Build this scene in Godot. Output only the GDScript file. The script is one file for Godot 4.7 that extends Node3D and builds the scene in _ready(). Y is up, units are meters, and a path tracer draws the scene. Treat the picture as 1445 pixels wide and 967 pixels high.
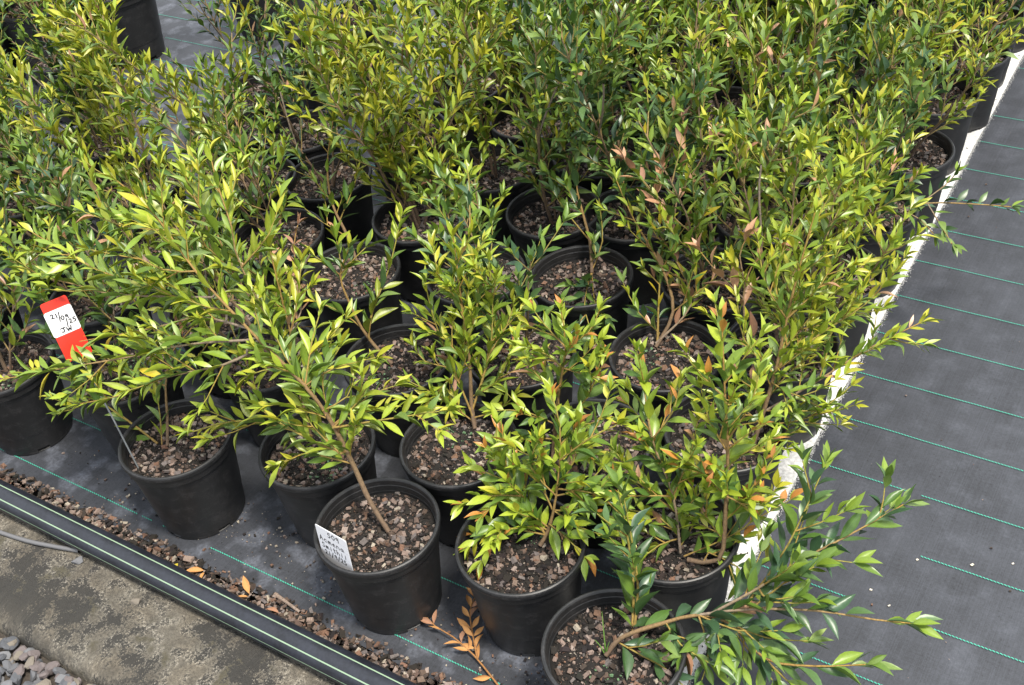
extends Node3D
# A nursery bed of potted shrubs on weed mat, seen from standing height. Metres, y up.
# x runs along the kerb and the stitched lines, -z leads away from the kerb.

var rng := RandomNumberGenerator.new()
var mats := {}
var leaf_meshes := []          # [shape][colour], fine
var leaf_meshes_far := []      # the same with fewer faces
var taken := {}
var wave := FastNoiseLite.new()

# real leaf colours, linear
const LEAF_COLORS := [
	Color(0.35, 0.44, 0.040), Color(0.48, 0.47, 0.042), Color(0.215, 0.32, 0.036), Color(0.135, 0.23, 0.036),
	Color(0.085, 0.165, 0.034), Color(0.05, 0.105, 0.032), Color(0.055, 0.12, 0.055), Color(0.265, 0.32, 0.034),
	Color(0.41, 0.42, 0.038), Color(0.54, 0.24, 0.055), Color(0.36, 0.14, 0.065), Color(0.56, 0.32, 0.185),
	Color(0.36, 0.19, 0.11), Color(0.58, 0.47, 0.04), Color(0.105, 0.19, 0.065), Color(0.18, 0.27, 0.065),
	Color(0.56, 0.28, 0.095)]
const KINDS := {
	"lime": {"young": [0, 1, 0, 2, 0, 8], "mature": [2, 3, 2, 15, 0, 7], "word": "lime green", "w": 0.22},
	"mid": {"young": [0, 2, 2, 8, 15], "mature": [3, 4, 14, 2, 3, 7, 15], "word": "mid green", "w": 0.22},
	"olive": {"young": [1, 8, 8, 7, 0], "mature": [7, 2, 2, 3, 15, 8], "word": "olive yellow", "w": 0.20},
	"dark": {"young": [2, 3, 14, 15], "mature": [5, 4, 6, 14, 6, 3], "word": "dark green", "w": 0.28},
	"red": {"young": [0, 1, 0, 0, 2, 0, 9, 0, 2, 0], "mature": [2, 3, 2, 0, 3, 2, 4], "word": "red-tipped lime", "w": 0.30},
	"dead": {"young": [11, 11, 12], "mature": [11, 11, 12, 11], "word": "dead", "w": 0.28},
}

const SHOOTS := {
	"D4": [
		[-0.072,0.280,0.032,-0.072,0.370,-0.005,-0.074,0.440,-0.044,-0.092,0.480,-0.074],
		[-0.074,0.330,0.009,-0.120,0.380,0.017,-0.170,0.430,0.015],
		[-0.069,0.360,0.003,-0.043,0.420,-0.037,-0.035,0.450,-0.068],
		[-0.082,0.290,0.026,-0.106,0.360,0.018,-0.107,0.410,-0.003]],
	"D5": [
		[-0.040,0.250,0.065,-0.056,0.310,0.045,-0.049,0.370,0.018,-0.010,0.400,0.006],
		[-0.056,0.310,0.045,-0.097,0.360,0.057,-0.128,0.400,0.061],
		[-0.059,0.330,0.030,-0.074,0.380,0.020,-0.067,0.410,0.007]],
	"D6": [
		[0.025,0.200,0.113,0.061,0.240,0.081,0.132,0.260,0.051,0.205,0.260,0.024,0.274,0.250,-0.009],
		[0.132,0.260,0.051,0.169,0.230,0.074,0.198,0.210,0.095],
		[0.120,0.260,0.055,0.151,0.280,0.009,0.164,0.300,-0.009],
		[0.085,0.250,0.074,0.129,0.240,0.080,0.159,0.220,0.089]],
	"D7": [
		[-0.064,0.370,-0.071,-0.070,0.385,-0.112,-0.115,0.410,-0.167,-0.133,0.450,-0.192,-0.137,0.480,-0.219]],
	"P1": [
		[0.011,0.165,-0.011,-0.024,0.210,-0.021,-0.056,0.270,-0.036,-0.084,0.340,-0.043,-0.122,0.410,-0.043,-0.233,0.480,-0.058,-0.323,0.560,-0.067,-0.417,0.630,-0.095,-0.471,0.680,-0.090],
		[-0.080,0.340,-0.038,0.003,0.360,-0.075,0.094,0.380,-0.116],
		[-0.066,0.300,-0.025,-0.168,0.330,-0.015,-0.266,0.360,-0.024],
		[-0.122,0.410,-0.043,-0.097,0.420,-0.087,-0.041,0.430,-0.128],
		[-0.233,0.480,-0.058,-0.338,0.470,-0.055,-0.428,0.440,-0.025,-0.574,0.400,0.026],
		[-0.234,0.460,-0.051,-0.340,0.440,-0.018,-0.444,0.410,0.023,-0.548,0.380,0.057,-0.706,0.340,0.120],
		[-0.231,0.440,-0.040,-0.273,0.420,-0.016,-0.385,0.380,0.018,-0.461,0.350,0.066,-0.532,0.330,0.096],
		[-0.282,0.490,-0.068,-0.365,0.500,-0.053,-0.543,0.500,-0.054,-0.686,0.500,-0.074,-0.799,0.500,-0.093],
		[-0.296,0.520,-0.061,-0.505,0.480,-0.035,-0.637,0.460,-0.040,-0.784,0.440,-0.043],
		[-0.122,0.410,-0.043,-0.135,0.460,-0.095,-0.138,0.490,-0.130],
		[-0.084,0.340,-0.043,-0.055,0.360,-0.106,-0.032,0.360,-0.143],
		[-0.056,0.270,-0.036,-0.128,0.290,-0.007,-0.167,0.270,0.017],
		[-0.108,0.390,-0.046,-0.172,0.420,-0.054,-0.215,0.420,-0.016],
		[-0.088,0.360,-0.036,-0.153,0.370,-0.031,-0.191,0.370,-0.004],
		[-0.095,0.370,-0.040,-0.070,0.380,-0.075,-0.073,0.400,-0.105],
		[-0.323,0.560,-0.067,-0.365,0.570,-0.040,-0.464,0.580,-0.046],
		[-0.385,0.610,-0.086,-0.441,0.620,-0.058,-0.527,0.630,-0.051],
		[-0.084,0.340,-0.043,-0.110,0.400,-0.069,-0.114,0.460,-0.123],
		[-0.114,0.390,-0.043,-0.165,0.450,-0.057,-0.193,0.500,-0.074],
		[-0.066,0.300,-0.025,-0.116,0.340,-0.028,-0.144,0.380,-0.041],
		[-0.080,0.340,-0.038,-0.048,0.380,-0.085,-0.043,0.410,-0.124]],
	"P5": [
		[-0.033,0.165,-0.019,-0.052,0.250,-0.042,-0.064,0.370,-0.071,-0.073,0.410,-0.081,-0.092,0.520,-0.104],
		[-0.059,0.300,-0.060,-0.143,0.480,-0.060,-0.175,0.550,-0.075,-0.202,0.600,-0.077,-0.220,0.640,-0.086],
		[-0.047,0.300,-0.045,-0.124,0.500,-0.062,-0.134,0.570,-0.076,-0.164,0.630,-0.099,-0.192,0.670,-0.126],
		[-0.064,0.370,-0.071,-0.064,0.420,-0.109,-0.070,0.470,-0.144],
		[-0.143,0.480,-0.060,-0.211,0.530,-0.062,-0.259,0.550,-0.034],
		[-0.052,0.250,-0.042,-0.012,0.300,-0.081,0.003,0.330,-0.111],
		[-0.124,0.500,-0.062,-0.084,0.550,-0.106,-0.087,0.590,-0.152],
		[-0.031,0.180,-0.022,-0.105,0.250,0.049,-0.187,0.240,0.109]],
	"P4": [
		[-0.022,0.165,0.008,-0.047,0.200,-0.032,-0.052,0.250,-0.054,-0.052,0.300,-0.087,-0.043,0.360,-0.122],
		[-0.044,0.165,0.011,-0.118,0.190,0.006,-0.197,0.220,0.006,-0.252,0.250,0.009],
		[-0.034,0.165,0.010,-0.052,0.200,-0.019,-0.067,0.230,-0.039],
		[-0.197,0.220,0.006,-0.210,0.210,0.034,-0.264,0.220,0.043],
		[-0.052,0.300,-0.087,-0.121,0.360,-0.110,-0.172,0.400,-0.123],
		[-0.052,0.300,-0.087,-0.008,0.360,-0.159,0.033,0.400,-0.188],
		[-0.052,0.250,-0.054,-0.121,0.280,-0.039,-0.178,0.300,-0.031]],
	"P2": [
		[0.018,0.165,-0.026,0.026,0.190,-0.046,0.034,0.250,-0.065,0.035,0.310,-0.085],
		[0.023,0.180,-0.038,-0.022,0.240,-0.048,-0.058,0.310,-0.058,-0.063,0.360,-0.069],
		[0.027,0.185,-0.044,-0.031,0.210,-0.024,-0.036,0.190,0.055],
		[0.023,0.180,-0.038,-0.029,0.250,-0.051,-0.104,0.270,-0.045],
		[0.034,0.250,-0.065,0.072,0.270,-0.079,0.096,0.300,-0.108],
		[0.028,0.220,-0.059,0.086,0.220,-0.047,0.122,0.220,-0.049],
		[0.026,0.190,-0.046,-0.012,0.220,-0.040,-0.052,0.240,-0.033],
		[0.034,0.250,-0.065,-0.003,0.300,-0.061,0.006,0.350,-0.078],
		[0.035,0.310,-0.085,0.074,0.350,-0.110,0.115,0.380,-0.128],
		[0.028,0.220,-0.059,0.053,0.230,-0.061,0.086,0.250,-0.073],
		[0.037,0.300,-0.080,-0.016,0.320,-0.067,-0.038,0.330,-0.063],
		[0.028,0.220,-0.059,0.005,0.270,-0.063,-0.018,0.300,-0.054],
		[0.032,0.260,-0.070,0.055,0.310,-0.094,0.051,0.360,-0.121],
		[0.023,0.180,-0.038,-0.040,0.200,-0.005,-0.067,0.190,0.039],
		[0.032,0.260,-0.070,0.109,0.270,-0.080,0.150,0.240,-0.067],
		[0.027,0.200,-0.046,0.067,0.200,-0.033,0.101,0.185,-0.024],
		[0.035,0.310,-0.085,0.026,0.360,-0.110,0.009,0.400,-0.124],
		[-0.022,0.240,-0.048,-0.061,0.250,-0.019,-0.093,0.240,0.006]],
	"B2": [
		[-0.049,0.165,0.051,-0.052,0.200,0.034,-0.049,0.280,0.011,-0.042,0.370,-0.016,-0.052,0.430,-0.030],
		[-0.054,0.220,0.020,-0.004,0.280,-0.009,0.009,0.350,-0.044],
		[-0.049,0.280,0.011,-0.093,0.330,0.015,-0.116,0.380,0.011],
		[-0.054,0.220,0.020,-0.102,0.250,0.039,-0.140,0.260,0.067],
		[-0.042,0.370,-0.016,-0.006,0.400,-0.031,0.004,0.430,-0.054],
		[-0.046,0.270,0.017,0.001,0.250,0.028,0.036,0.270,0.017],
		[-0.045,0.330,-0.007,-0.069,0.360,0.003,-0.091,0.380,0.019],
		[-0.055,0.170,0.040,-0.013,0.200,0.035,0.027,0.200,0.034],
		[-0.045,0.330,-0.007,0.001,0.330,-0.008,0.051,0.330,-0.012],
		[-0.052,0.200,0.034,-0.086,0.220,0.072,-0.118,0.210,0.113],
		[-0.042,0.370,-0.016,-0.078,0.400,-0.019,-0.098,0.420,-0.023]],
	"P3": [
		[-0.011,0.165,0.004,-0.001,0.185,-0.012,0.018,0.200,-0.026,0.049,0.200,-0.060,0.088,0.200,-0.096,0.131,0.190,-0.109,0.191,0.160,-0.096,0.258,0.170,-0.109,0.320,0.180,-0.136],
		[0.007,0.190,-0.047,-0.003,0.250,-0.075,-0.023,0.320,-0.101,-0.043,0.380,-0.120],
		[0.011,0.190,-0.046,0.005,0.240,-0.073,-0.012,0.300,-0.096,-0.035,0.370,-0.120],
		[0.088,0.200,-0.096,0.156,0.220,-0.124,0.238,0.230,-0.154,0.316,0.230,-0.176,0.359,0.230,-0.191],
		[0.101,0.200,-0.102,0.157,0.240,-0.149,0.199,0.270,-0.199,0.242,0.290,-0.244,0.300,0.310,-0.322],
		[0.149,0.220,-0.141,0.172,0.270,-0.186,0.186,0.320,-0.224,0.196,0.380,-0.286],
		[-0.003,0.180,-0.015,0.036,0.170,-0.016,0.074,0.160,-0.017,0.110,0.140,-0.011],
		[0.131,0.190,-0.109,0.158,0.170,-0.098,0.208,0.140,-0.081],
		[0.156,0.220,-0.124,0.190,0.250,-0.170,0.220,0.270,-0.195],
		[0.088,0.200,-0.096,0.118,0.170,-0.065,0.123,0.150,-0.030],
		[0.088,0.200,-0.096,0.148,0.200,-0.096,0.200,0.200,-0.122],
		[0.157,0.240,-0.149,0.183,0.240,-0.134,0.235,0.240,-0.160],
		[0.054,0.200,-0.062,0.084,0.190,-0.045,0.125,0.170,-0.048],
		[0.131,0.190,-0.109,0.182,0.180,-0.116,0.237,0.180,-0.137],
		[0.191,0.160,-0.096,0.225,0.140,-0.090,0.267,0.120,-0.093]],
	"P21": [
		[0.037,0.165,0.025,0.085,0.180,0.015,0.082,0.260,-0.015,0.076,0.360,-0.036,0.059,0.470,-0.062,0.043,0.560,-0.090],
		[0.023,0.170,0.021,0.004,0.270,0.001,-0.035,0.360,-0.015,-0.060,0.440,-0.044,-0.069,0.480,-0.059],
		[0.031,0.170,0.025,0.107,0.220,-0.027,0.138,0.280,-0.069],
		[0.004,0.270,0.001,0.020,0.340,-0.030,0.020,0.390,-0.056],
		[0.004,0.240,0.003,-0.048,0.290,0.014,-0.084,0.330,0.008],
		[0.081,0.290,-0.016,0.037,0.330,-0.017,0.012,0.340,-0.010],
		[0.073,0.380,-0.043,0.094,0.430,-0.076,0.096,0.470,-0.095],
		[0.018,0.190,0.010,-0.017,0.220,0.009,-0.059,0.230,0.023],
		[0.065,0.180,0.009,0.111,0.170,0.008,0.140,0.150,0.021],
		[0.075,0.330,-0.034,0.094,0.350,-0.054,0.122,0.370,-0.077],
		[-0.012,0.300,-0.009,-0.036,0.330,-0.014,-0.082,0.370,-0.015],
		[0.021,0.180,0.016,0.036,0.220,-0.017,0.042,0.260,-0.043],
		[0.062,0.450,-0.054,0.029,0.480,-0.052,0.006,0.510,-0.054],
		[0.004,0.270,0.001,-0.030,0.280,0.027,-0.078,0.280,0.050],
		[0.082,0.260,-0.015,0.113,0.300,-0.037,0.132,0.340,-0.067],
		[0.018,0.190,0.010,-0.005,0.190,0.037,-0.021,0.180,0.067],
		[0.076,0.360,-0.036,0.043,0.410,-0.043,0.027,0.450,-0.055],
		[-0.035,0.360,-0.015,-0.009,0.410,-0.036,-0.012,0.440,-0.066],
		[0.081,0.290,-0.016,0.122,0.280,-0.015,0.152,0.250,0.002],
		[0.083,0.210,-0.002,0.046,0.250,-0.008,0.024,0.290,-0.020]],
	"P15": [
		[0.053,0.165,0.015,0.057,0.220,-0.017,0.064,0.300,-0.057,0.066,0.380,-0.090,0.072,0.470,-0.126,0.081,0.550,-0.152],
		[0.060,0.230,-0.026,0.122,0.270,-0.082,0.180,0.310,-0.144,0.247,0.340,-0.213],
		[0.064,0.300,-0.057,0.117,0.350,-0.114,0.168,0.390,-0.160,0.194,0.420,-0.220],
		[0.060,0.210,-0.012,0.125,0.220,-0.049,0.173,0.260,-0.107],
		[0.066,0.290,-0.051,0.012,0.350,-0.048,-0.008,0.420,-0.063],
		[0.066,0.380,-0.090,0.104,0.430,-0.137,0.120,0.490,-0.178],
		[0.066,0.380,-0.090,0.028,0.440,-0.091,0.005,0.500,-0.115],
		[0.060,0.250,-0.040,0.086,0.290,-0.079,0.129,0.300,-0.105],
		[0.064,0.320,-0.070,0.100,0.380,-0.125,0.123,0.410,-0.153],
		[0.060,0.210,-0.012,0.019,0.250,-0.003,-0.010,0.270,0.016],
		[0.053,0.165,0.015,0.091,0.190,-0.012,0.124,0.200,-0.052],
		[0.064,0.280,-0.043,0.113,0.270,-0.041,0.163,0.290,-0.095],
		[0.064,0.300,-0.057,0.089,0.340,-0.095,0.100,0.380,-0.125],
		[0.066,0.380,-0.090,0.074,0.430,-0.124,0.052,0.480,-0.144],
		[0.060,0.230,-0.026,0.105,0.240,-0.035,0.153,0.230,-0.068],
		[0.060,0.210,-0.012,0.033,0.280,-0.029,0.001,0.310,-0.016]],
	"P6": [
		[-0.010,0.165,-0.062,-0.026,0.200,-0.084,-0.035,0.290,-0.113,-0.062,0.380,-0.151,-0.082,0.480,-0.183],
		[-0.017,0.180,-0.072,-0.063,0.260,-0.097,-0.107,0.340,-0.122,-0.125,0.400,-0.139],
		[-0.022,0.190,-0.078,-0.010,0.280,-0.137,-0.016,0.360,-0.176,-0.029,0.430,-0.202],
		[-0.019,0.170,-0.072,-0.082,0.210,-0.067,-0.127,0.240,-0.052],
		[-0.030,0.270,-0.100,-0.078,0.310,-0.110,-0.101,0.330,-0.095],
		[-0.029,0.210,-0.091,0.005,0.230,-0.124,0.024,0.280,-0.152],
		[-0.060,0.370,-0.144,-0.096,0.420,-0.145,-0.115,0.460,-0.166],
		[-0.041,0.310,-0.127,-0.034,0.380,-0.163,-0.050,0.430,-0.193],
		[-0.017,0.180,-0.072,0.017,0.190,-0.096,0.047,0.220,-0.114],
		[-0.063,0.260,-0.097,-0.104,0.280,-0.074,-0.127,0.300,-0.080],
		[-0.049,0.350,-0.133,-0.076,0.390,-0.152,-0.081,0.430,-0.180],
		[-0.010,0.280,-0.137,0.007,0.320,-0.177,0.010,0.350,-0.202],
		[-0.060,0.250,-0.090,-0.077,0.230,-0.066,-0.090,0.210,-0.034]],
	"P7": [
		[-0.019,0.165,-0.003,-0.049,0.185,-0.007,-0.090,0.220,-0.017,-0.116,0.280,-0.025,-0.133,0.320,-0.038,-0.116,0.370,-0.059],
		[-0.071,0.210,-0.011,-0.073,0.250,-0.038,-0.056,0.320,-0.090,-0.051,0.400,-0.148],
		[-0.090,0.220,-0.017,-0.131,0.250,-0.013,-0.194,0.280,0.008],
		[-0.133,0.320,-0.038,-0.160,0.340,-0.036,-0.183,0.350,-0.036],
		[-0.133,0.320,-0.038,-0.108,0.350,-0.060,-0.099,0.360,-0.086],
		[-0.131,0.330,-0.044,-0.140,0.360,-0.057,-0.144,0.380,-0.062]],
	"P8": [
		[-0.021,0.165,-0.044,-0.058,0.210,-0.072,-0.109,0.270,-0.100,-0.144,0.330,-0.150,-0.155,0.400,-0.208],
		[-0.058,0.210,-0.072,-0.127,0.240,-0.068,-0.164,0.270,-0.064],
		[-0.109,0.270,-0.100,-0.165,0.310,-0.116,-0.200,0.350,-0.125],
		[-0.083,0.240,-0.086,-0.070,0.300,-0.140,-0.078,0.340,-0.189]],
	"P13": [
		[-0.001,0.165,-0.043,-0.025,0.210,-0.085,-0.073,0.290,-0.132,-0.101,0.350,-0.177],
		[-0.009,0.180,-0.057,0.002,0.200,-0.058,-0.004,0.220,-0.065],
		[-0.002,0.170,-0.048,-0.001,0.210,-0.095,-0.027,0.280,-0.138],
		[-0.001,0.165,-0.043,0.052,0.160,0.040,0.092,0.160,0.071],
		[-0.025,0.210,-0.085,-0.079,0.260,-0.094,-0.112,0.300,-0.100],
		[-0.002,0.165,-0.042,0.039,0.170,0.059,0.087,0.160,0.120]],
	"P12": [
		[-0.037,0.165,-0.033,-0.028,0.210,-0.091,-0.061,0.280,-0.119,-0.127,0.360,-0.141,-0.172,0.420,-0.165],
		[-0.039,0.170,-0.037,-0.001,0.220,-0.112,-0.040,0.290,-0.137,-0.112,0.370,-0.156],
		[-0.036,0.165,-0.038,-0.059,0.230,-0.096,-0.071,0.310,-0.143,-0.067,0.380,-0.183],
		[-0.028,0.210,-0.091,0.024,0.260,-0.136,0.063,0.310,-0.174],
		[-0.061,0.280,-0.119,-0.042,0.340,-0.158,-0.016,0.380,-0.179],
		[-0.041,0.180,-0.057,-0.082,0.220,-0.054,-0.121,0.260,-0.075]],
}

func lin(r: float, g: float, b: float) -> Color:
	return Color(r, g, b).linear_to_srgb()

func numbered(called: String) -> String:
	var n: int = taken.get(called, 0)
	taken[called] = n + 1
	return called if n == 0 else "%s_%03d" % [called, n]

func thing(called: String, label: String, category: String, at: Vector3, group := "") -> Node3D:
	var o := Node3D.new()
	o.name = numbered(called)
	add_child(o)
	o.position = at
	tag(o, label, category, group)
	return o

func tag(o: Node, label: String, category: String, group := "") -> void:
	o.set_meta("label", label)
	o.set_meta("category", category)
	if group != "":
		o.set_meta("group", group)

func part(called: String, mesh: Mesh, m: Material, parent: Node) -> MeshInstance3D:
	var o := MeshInstance3D.new()
	o.name = called
	o.mesh = mesh
	if m != null:
		o.material_override = m
	parent.add_child(o, true)
	return o

func structure(called: String, mesh: Mesh, m: Material, label: String) -> MeshInstance3D:
	var o := part(numbered(called), mesh, m, self)
	o.set_meta("kind", "structure")
	o.set_meta("label", label)
	o.set_meta("category", called.replace("_", " "))
	return o

func begin() -> SurfaceTool:
	var st := SurfaceTool.new()
	st.begin(Mesh.PRIMITIVE_TRIANGLES)
	return st

# ---------------------------------------------------------------- textures

func noise_bytes(size: int, freq: float, sd: int, kind := FastNoiseLite.TYPE_SIMPLEX_SMOOTH, oct := 4) -> PackedByteArray:
	var n := FastNoiseLite.new()
	n.noise_type = kind
	n.seed = sd
	n.frequency = freq
	n.fractal_octaves = oct
	var im := n.get_seamless_image(size, size)
	im.convert(Image.FORMAT_L8)
	return im.get_data()

func tex_from(data: PackedByteArray, w: int, h: int) -> ImageTexture:
	var im := Image.create_from_data(w, h, false, Image.FORMAT_RGB8, data)
	return ImageTexture.create_from_image(im)

func bump_from(l: PackedByteArray, size: int, strength: float) -> ImageTexture:
	var im := Image.create_from_data(size, size, false, Image.FORMAT_L8, l)
	im.convert(Image.FORMAT_RGBA8)
	im.bump_map_to_normal_map(strength)
	return ImageTexture.create_from_image(im)

func to8(v: float) -> int:      # linear value to an sRGB byte
	v = clampf(v, 0.0, 1.0)
	var s := v * 12.92 if v < 0.0031308 else 1.055 * pow(v, 1.0 / 2.4) - 0.055
	return int(s * 255.0 + 0.5)

func mat_texture(dust: float, sd: int) -> ImageTexture:
	var s := 1024                       # 0.7 m of woven cloth
	var coarse := noise_bytes(s, 0.006, sd)
	var fine := noise_bytes(s, 0.09, 12)
	var blot := noise_bytes(s, 0.009, sd + 2, FastNoiseLite.TYPE_SIMPLEX_SMOOTH, 5)
	var d := PackedByteArray()
	d.resize(s * s * 3)
	var streak := PackedFloat32Array()
	var streak2 := PackedFloat32Array()
	for i in s:
		streak.append(rng.randf_range(-1, 1))
		streak2.append(rng.randf_range(-1, 1))
	for y in s:
		for x in s:
			var i := y * s + x
			var c := coarse[i] / 255.0
			var f := fine[i] / 255.0
			var b := blot[i] / 255.0
			var weave := 0.16 if ((x >> 1) + (y >> 1)) % 2 == 0 else -0.16
			var v := 0.037 * (1.0 + 0.5 * (c - 0.5) + 0.7 * (f - 0.5) * 0.5 + weave + 0.16 * streak[x] + 0.10 * streak2[y])
			v *= 1.0 + 0.5 * (rng.randf() - 0.5)
			v += maxf(0.0, b - 0.50) * dust * (0.3 + f + 0.5 * weave)            # dry dust in blotches
			if f < 0.22 and b < 0.42:
				v *= 0.7
			d[i * 3] = to8(v * 0.92)
			d[i * 3 + 1] = to8(v)
			d[i * 3 + 2] = to8(v * 1.22)
	return tex_from(d, s, s)

func concrete_texture() -> Array:
	var s := 1024                        # 0.9 m
	var big := noise_bytes(s, 0.0045, 21, FastNoiseLite.TYPE_SIMPLEX_SMOOTH, 3)
	var mid := noise_bytes(s, 0.022, 22, FastNoiseLite.TYPE_SIMPLEX_SMOOTH, 5)
	var fine := noise_bytes(s, 0.11, 23, FastNoiseLite.TYPE_SIMPLEX, 4)
	var stain := noise_bytes(s, 0.009, 24, FastNoiseLite.TYPE_SIMPLEX_SMOOTH, 5)
	var d := PackedByteArray()
	d.resize(s * s * 3)
	var hgt := PackedByteArray()
	hgt.resize(s * s)
	for i in s * s:
		var b := big[i] / 255.0
		var m := mid[i] / 255.0
		var f := fine[i] / 255.0 * 0.5 + rng.randf() * 0.5
		var t := stain[i] / 255.0
		var v := 0.108 * (0.45 + 1.1 * m) * (0.45 + 1.1 * f)
		var r := v * lerpf(1.18, 1.0, t)
		var g := v * lerpf(1.0, 0.94, t)
		var bl := v * lerpf(0.74, 0.80, t)
		# black lichen in ragged islands, moss brown in the low places, pale worn grit
		var lichen := smoothstep(0.49, 0.55, b * 0.75 + m * 0.62 - 0.16 - (f - 0.5) * 0.5)
		r = lerpf(r, 0.022, lichen * 0.95)
		g = lerpf(g, 0.021, lichen * 0.95)
		bl = lerpf(bl, 0.019, lichen * 0.95)
		var moss := smoothstep(0.60, 0.75, t * 0.8 + (1.0 - m) * 0.35 - 0.1) * (1.0 - lichen)
		r = lerpf(r, 0.055, moss * 0.7)
		g = lerpf(g, 0.048, moss * 0.7)
		bl = lerpf(bl, 0.026, moss * 0.7)
		if f > 0.68 and m > 0.5 and lichen < 0.5:
			r += 0.10; g += 0.094; bl += 0.082
		d[i * 3] = to8(r); d[i * 3 + 1] = to8(g); d[i * 3 + 2] = to8(bl)
		hgt[i] = int(clampf(f * 0.6 + m * 0.4, 0, 1) * 255)
	return [tex_from(d, s, s), bump_from(hgt, s, 7.0)]

func speck_texture(s: int, base: Color, spread: float, f1: float, f2: float, sd: int) -> ImageTexture:
	var a := noise_bytes(s, f1, sd)
	var b := noise_bytes(s, f2, sd + 1)
	var d := PackedByteArray()
	d.resize(s * s * 3)
	for i in s * s:
		var k := 1.0 + spread * ((a[i] / 255.0 - 0.5) * 1.4 + (b[i] / 255.0 - 0.5))
		d[i * 3] = to8(base.r * k); d[i * 3 + 1] = to8(base.g * k); d[i * 3 + 2] = to8(base.b * k)
	return tex_from(d, s, s)

func plastic_texture() -> ImageTexture:
	var s := 512
	var a := noise_bytes(s, 0.010, 31)
	var b := noise_bytes(s, 0.06, 32)
	var c := noise_bytes(s, 0.25, 33)
	var d := PackedByteArray()
	d.resize(s * s * 3)
	for i in s * s:
		var dust := smoothstep(0.50, 0.80, a[i] / 255.0 * 0.6 + b[i] / 255.0 * 0.4) * 0.016
		var v := 0.011 + 0.004 * (c[i] / 255.0) + dust
		if c[i] > 208 and b[i] > 140:
			v += 0.05
		d[i * 3] = to8(v * 1.0 + dust * 0.15); d[i * 3 + 1] = to8(v * 1.02 + dust * 0.05); d[i * 3 + 2] = to8(v * 1.08)
	for k in 70:                        # scratches and dried splashes
		var q := Vector2(rng.randf() * s, rng.randf() * s)
		var dir := Vector2.from_angle(rng.randf() * TAU)
		var n := rng.randi_range(6, 60) if k % 2 == 0 else 3
		var tone := rng.randi_range(46, 66)
		for e in n:
			var x := posmod(int(q.x), s)
			var y := posmod(int(q.y), s)
			for c3 in 3:
				d[(y * s + x) * 3 + c3] = maxi(d[(y * s + x) * 3 + c3], tone)
			q += dir
			dir = dir.rotated(rng.randf_range(-0.08, 0.08))
	return tex_from(d, s, s)

func leaf_texture() -> ImageTexture:
	var w := 64
	var h := 160
	var n := noise_bytes(256, 0.05, 41)
	var d := PackedByteArray()
	d.resize(w * h * 3)
	for y in h:
		for x in w:
			var u := absf(x + 0.5 - w / 2.0) / (w / 2.0)
			var t := float(y) / h
			var k := 0.90 + 0.2 * (n[(y % 256) * 256 + x] / 255.0 - 0.5)
			var rib := exp(-pow(u / 0.055, 2.0))
			var ph := fposmod(t * 15.0 - u * 3.0, 1.0)
			var vein := exp(-pow((ph - 0.5) / 0.10, 2.0)) * 0.16 * smoothstep(0.03, 0.12, u) * (1.0 - u)
			var edge := smoothstep(0.93, 1.0, u) * 0.12
			var r := k * (0.86 + 0.5 * rib + vein + edge)
			var g := k * (0.86 + 0.38 * rib + vein + edge)
			var b := k * (0.86 + 0.30 * rib + vein)
			var i := (y * w + x) * 3
			d[i] = to8(r); d[i + 1] = to8(g); d[i + 2] = to8(b)
	return tex_from(d, w, h)

# handwriting: strokes of each sign in a box one wide and one high, y down
const HAND := {
	"0": [[0.5, 0, 0.1, 0.35, 0.15, 0.8, 0.5, 1, 0.85, 0.7, 0.85, 0.25, 0.5, 0]],
	"1": [[0.5, 0, 0.45, 1]],
	"2": [[0.1, 0.2, 0.4, 0, 0.75, 0.15, 0.65, 0.5, 0.1, 0.95, 0.45, 0.88, 0.9, 1]],
	"5": [[0.85, 0, 0.3, 0.05, 0.22, 0.42, 0.65, 0.42, 0.8, 0.7, 0.5, 1, 0.1, 0.92]],
	"9": [[0.8, 0.2, 0.45, 0.02, 0.15, 0.3, 0.4, 0.5, 0.78, 0.25, 0.72, 1]],
	"/": [[0.85, -0.15, 0.1, 1.15]],
	"A": [[0.05, 1, 0.45, 0, 0.85, 1], [0.2, 0.62, 0.75, 0.6]],
	"S": [[0.85, 0.1, 0.4, 0, 0.15, 0.25, 0.6, 0.55, 0.75, 0.85, 0.35, 1, 0.05, 0.88]],
	"c": [[0.8, 0.5, 0.35, 0.42, 0.1, 0.75, 0.4, 1, 0.85, 0.9]],
	"m": [[0.05, 1, 0.1, 0.45, 0.3, 0.45, 0.42, 1, 0.5, 0.5, 0.7, 0.45, 0.9, 1]],
	"e": [[0.15, 0.72, 0.75, 0.62, 0.5, 0.42, 0.15, 0.65, 0.35, 1, 0.85, 0.92]],
	"n": [[0.1, 1, 0.15, 0.45, 0.5, 0.45, 0.75, 0.65, 0.85, 1]],
	"a": [[0.75, 0.5, 0.35, 0.42, 0.1, 0.75, 0.4, 1, 0.7, 0.75, 0.75, 0.5, 0.9, 1]],
	"i": [[0.5, 0.45, 0.45, 1], [0.52, 0.2, 0.53, 0.25]],
	"t": [[0.45, 0.05, 0.4, 0.95, 0.75, 0.95], [0.15, 0.4, 0.8, 0.38]],
	"h": [[0.15, 0, 0.12, 1], [0.12, 0.6, 0.5, 0.45, 0.8, 0.65, 0.82, 1]],
	"J": [[0.0, 0.05, 0.95, 0.0], [0.6, 0.02, 0.6, 0.75, 0.35, 1, 0.05, 0.8]],
	"W": [[0.0, 0.1, 0.2, 1, 0.5, 0.4, 0.7, 1, 1.0, 0.0]],
}

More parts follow.
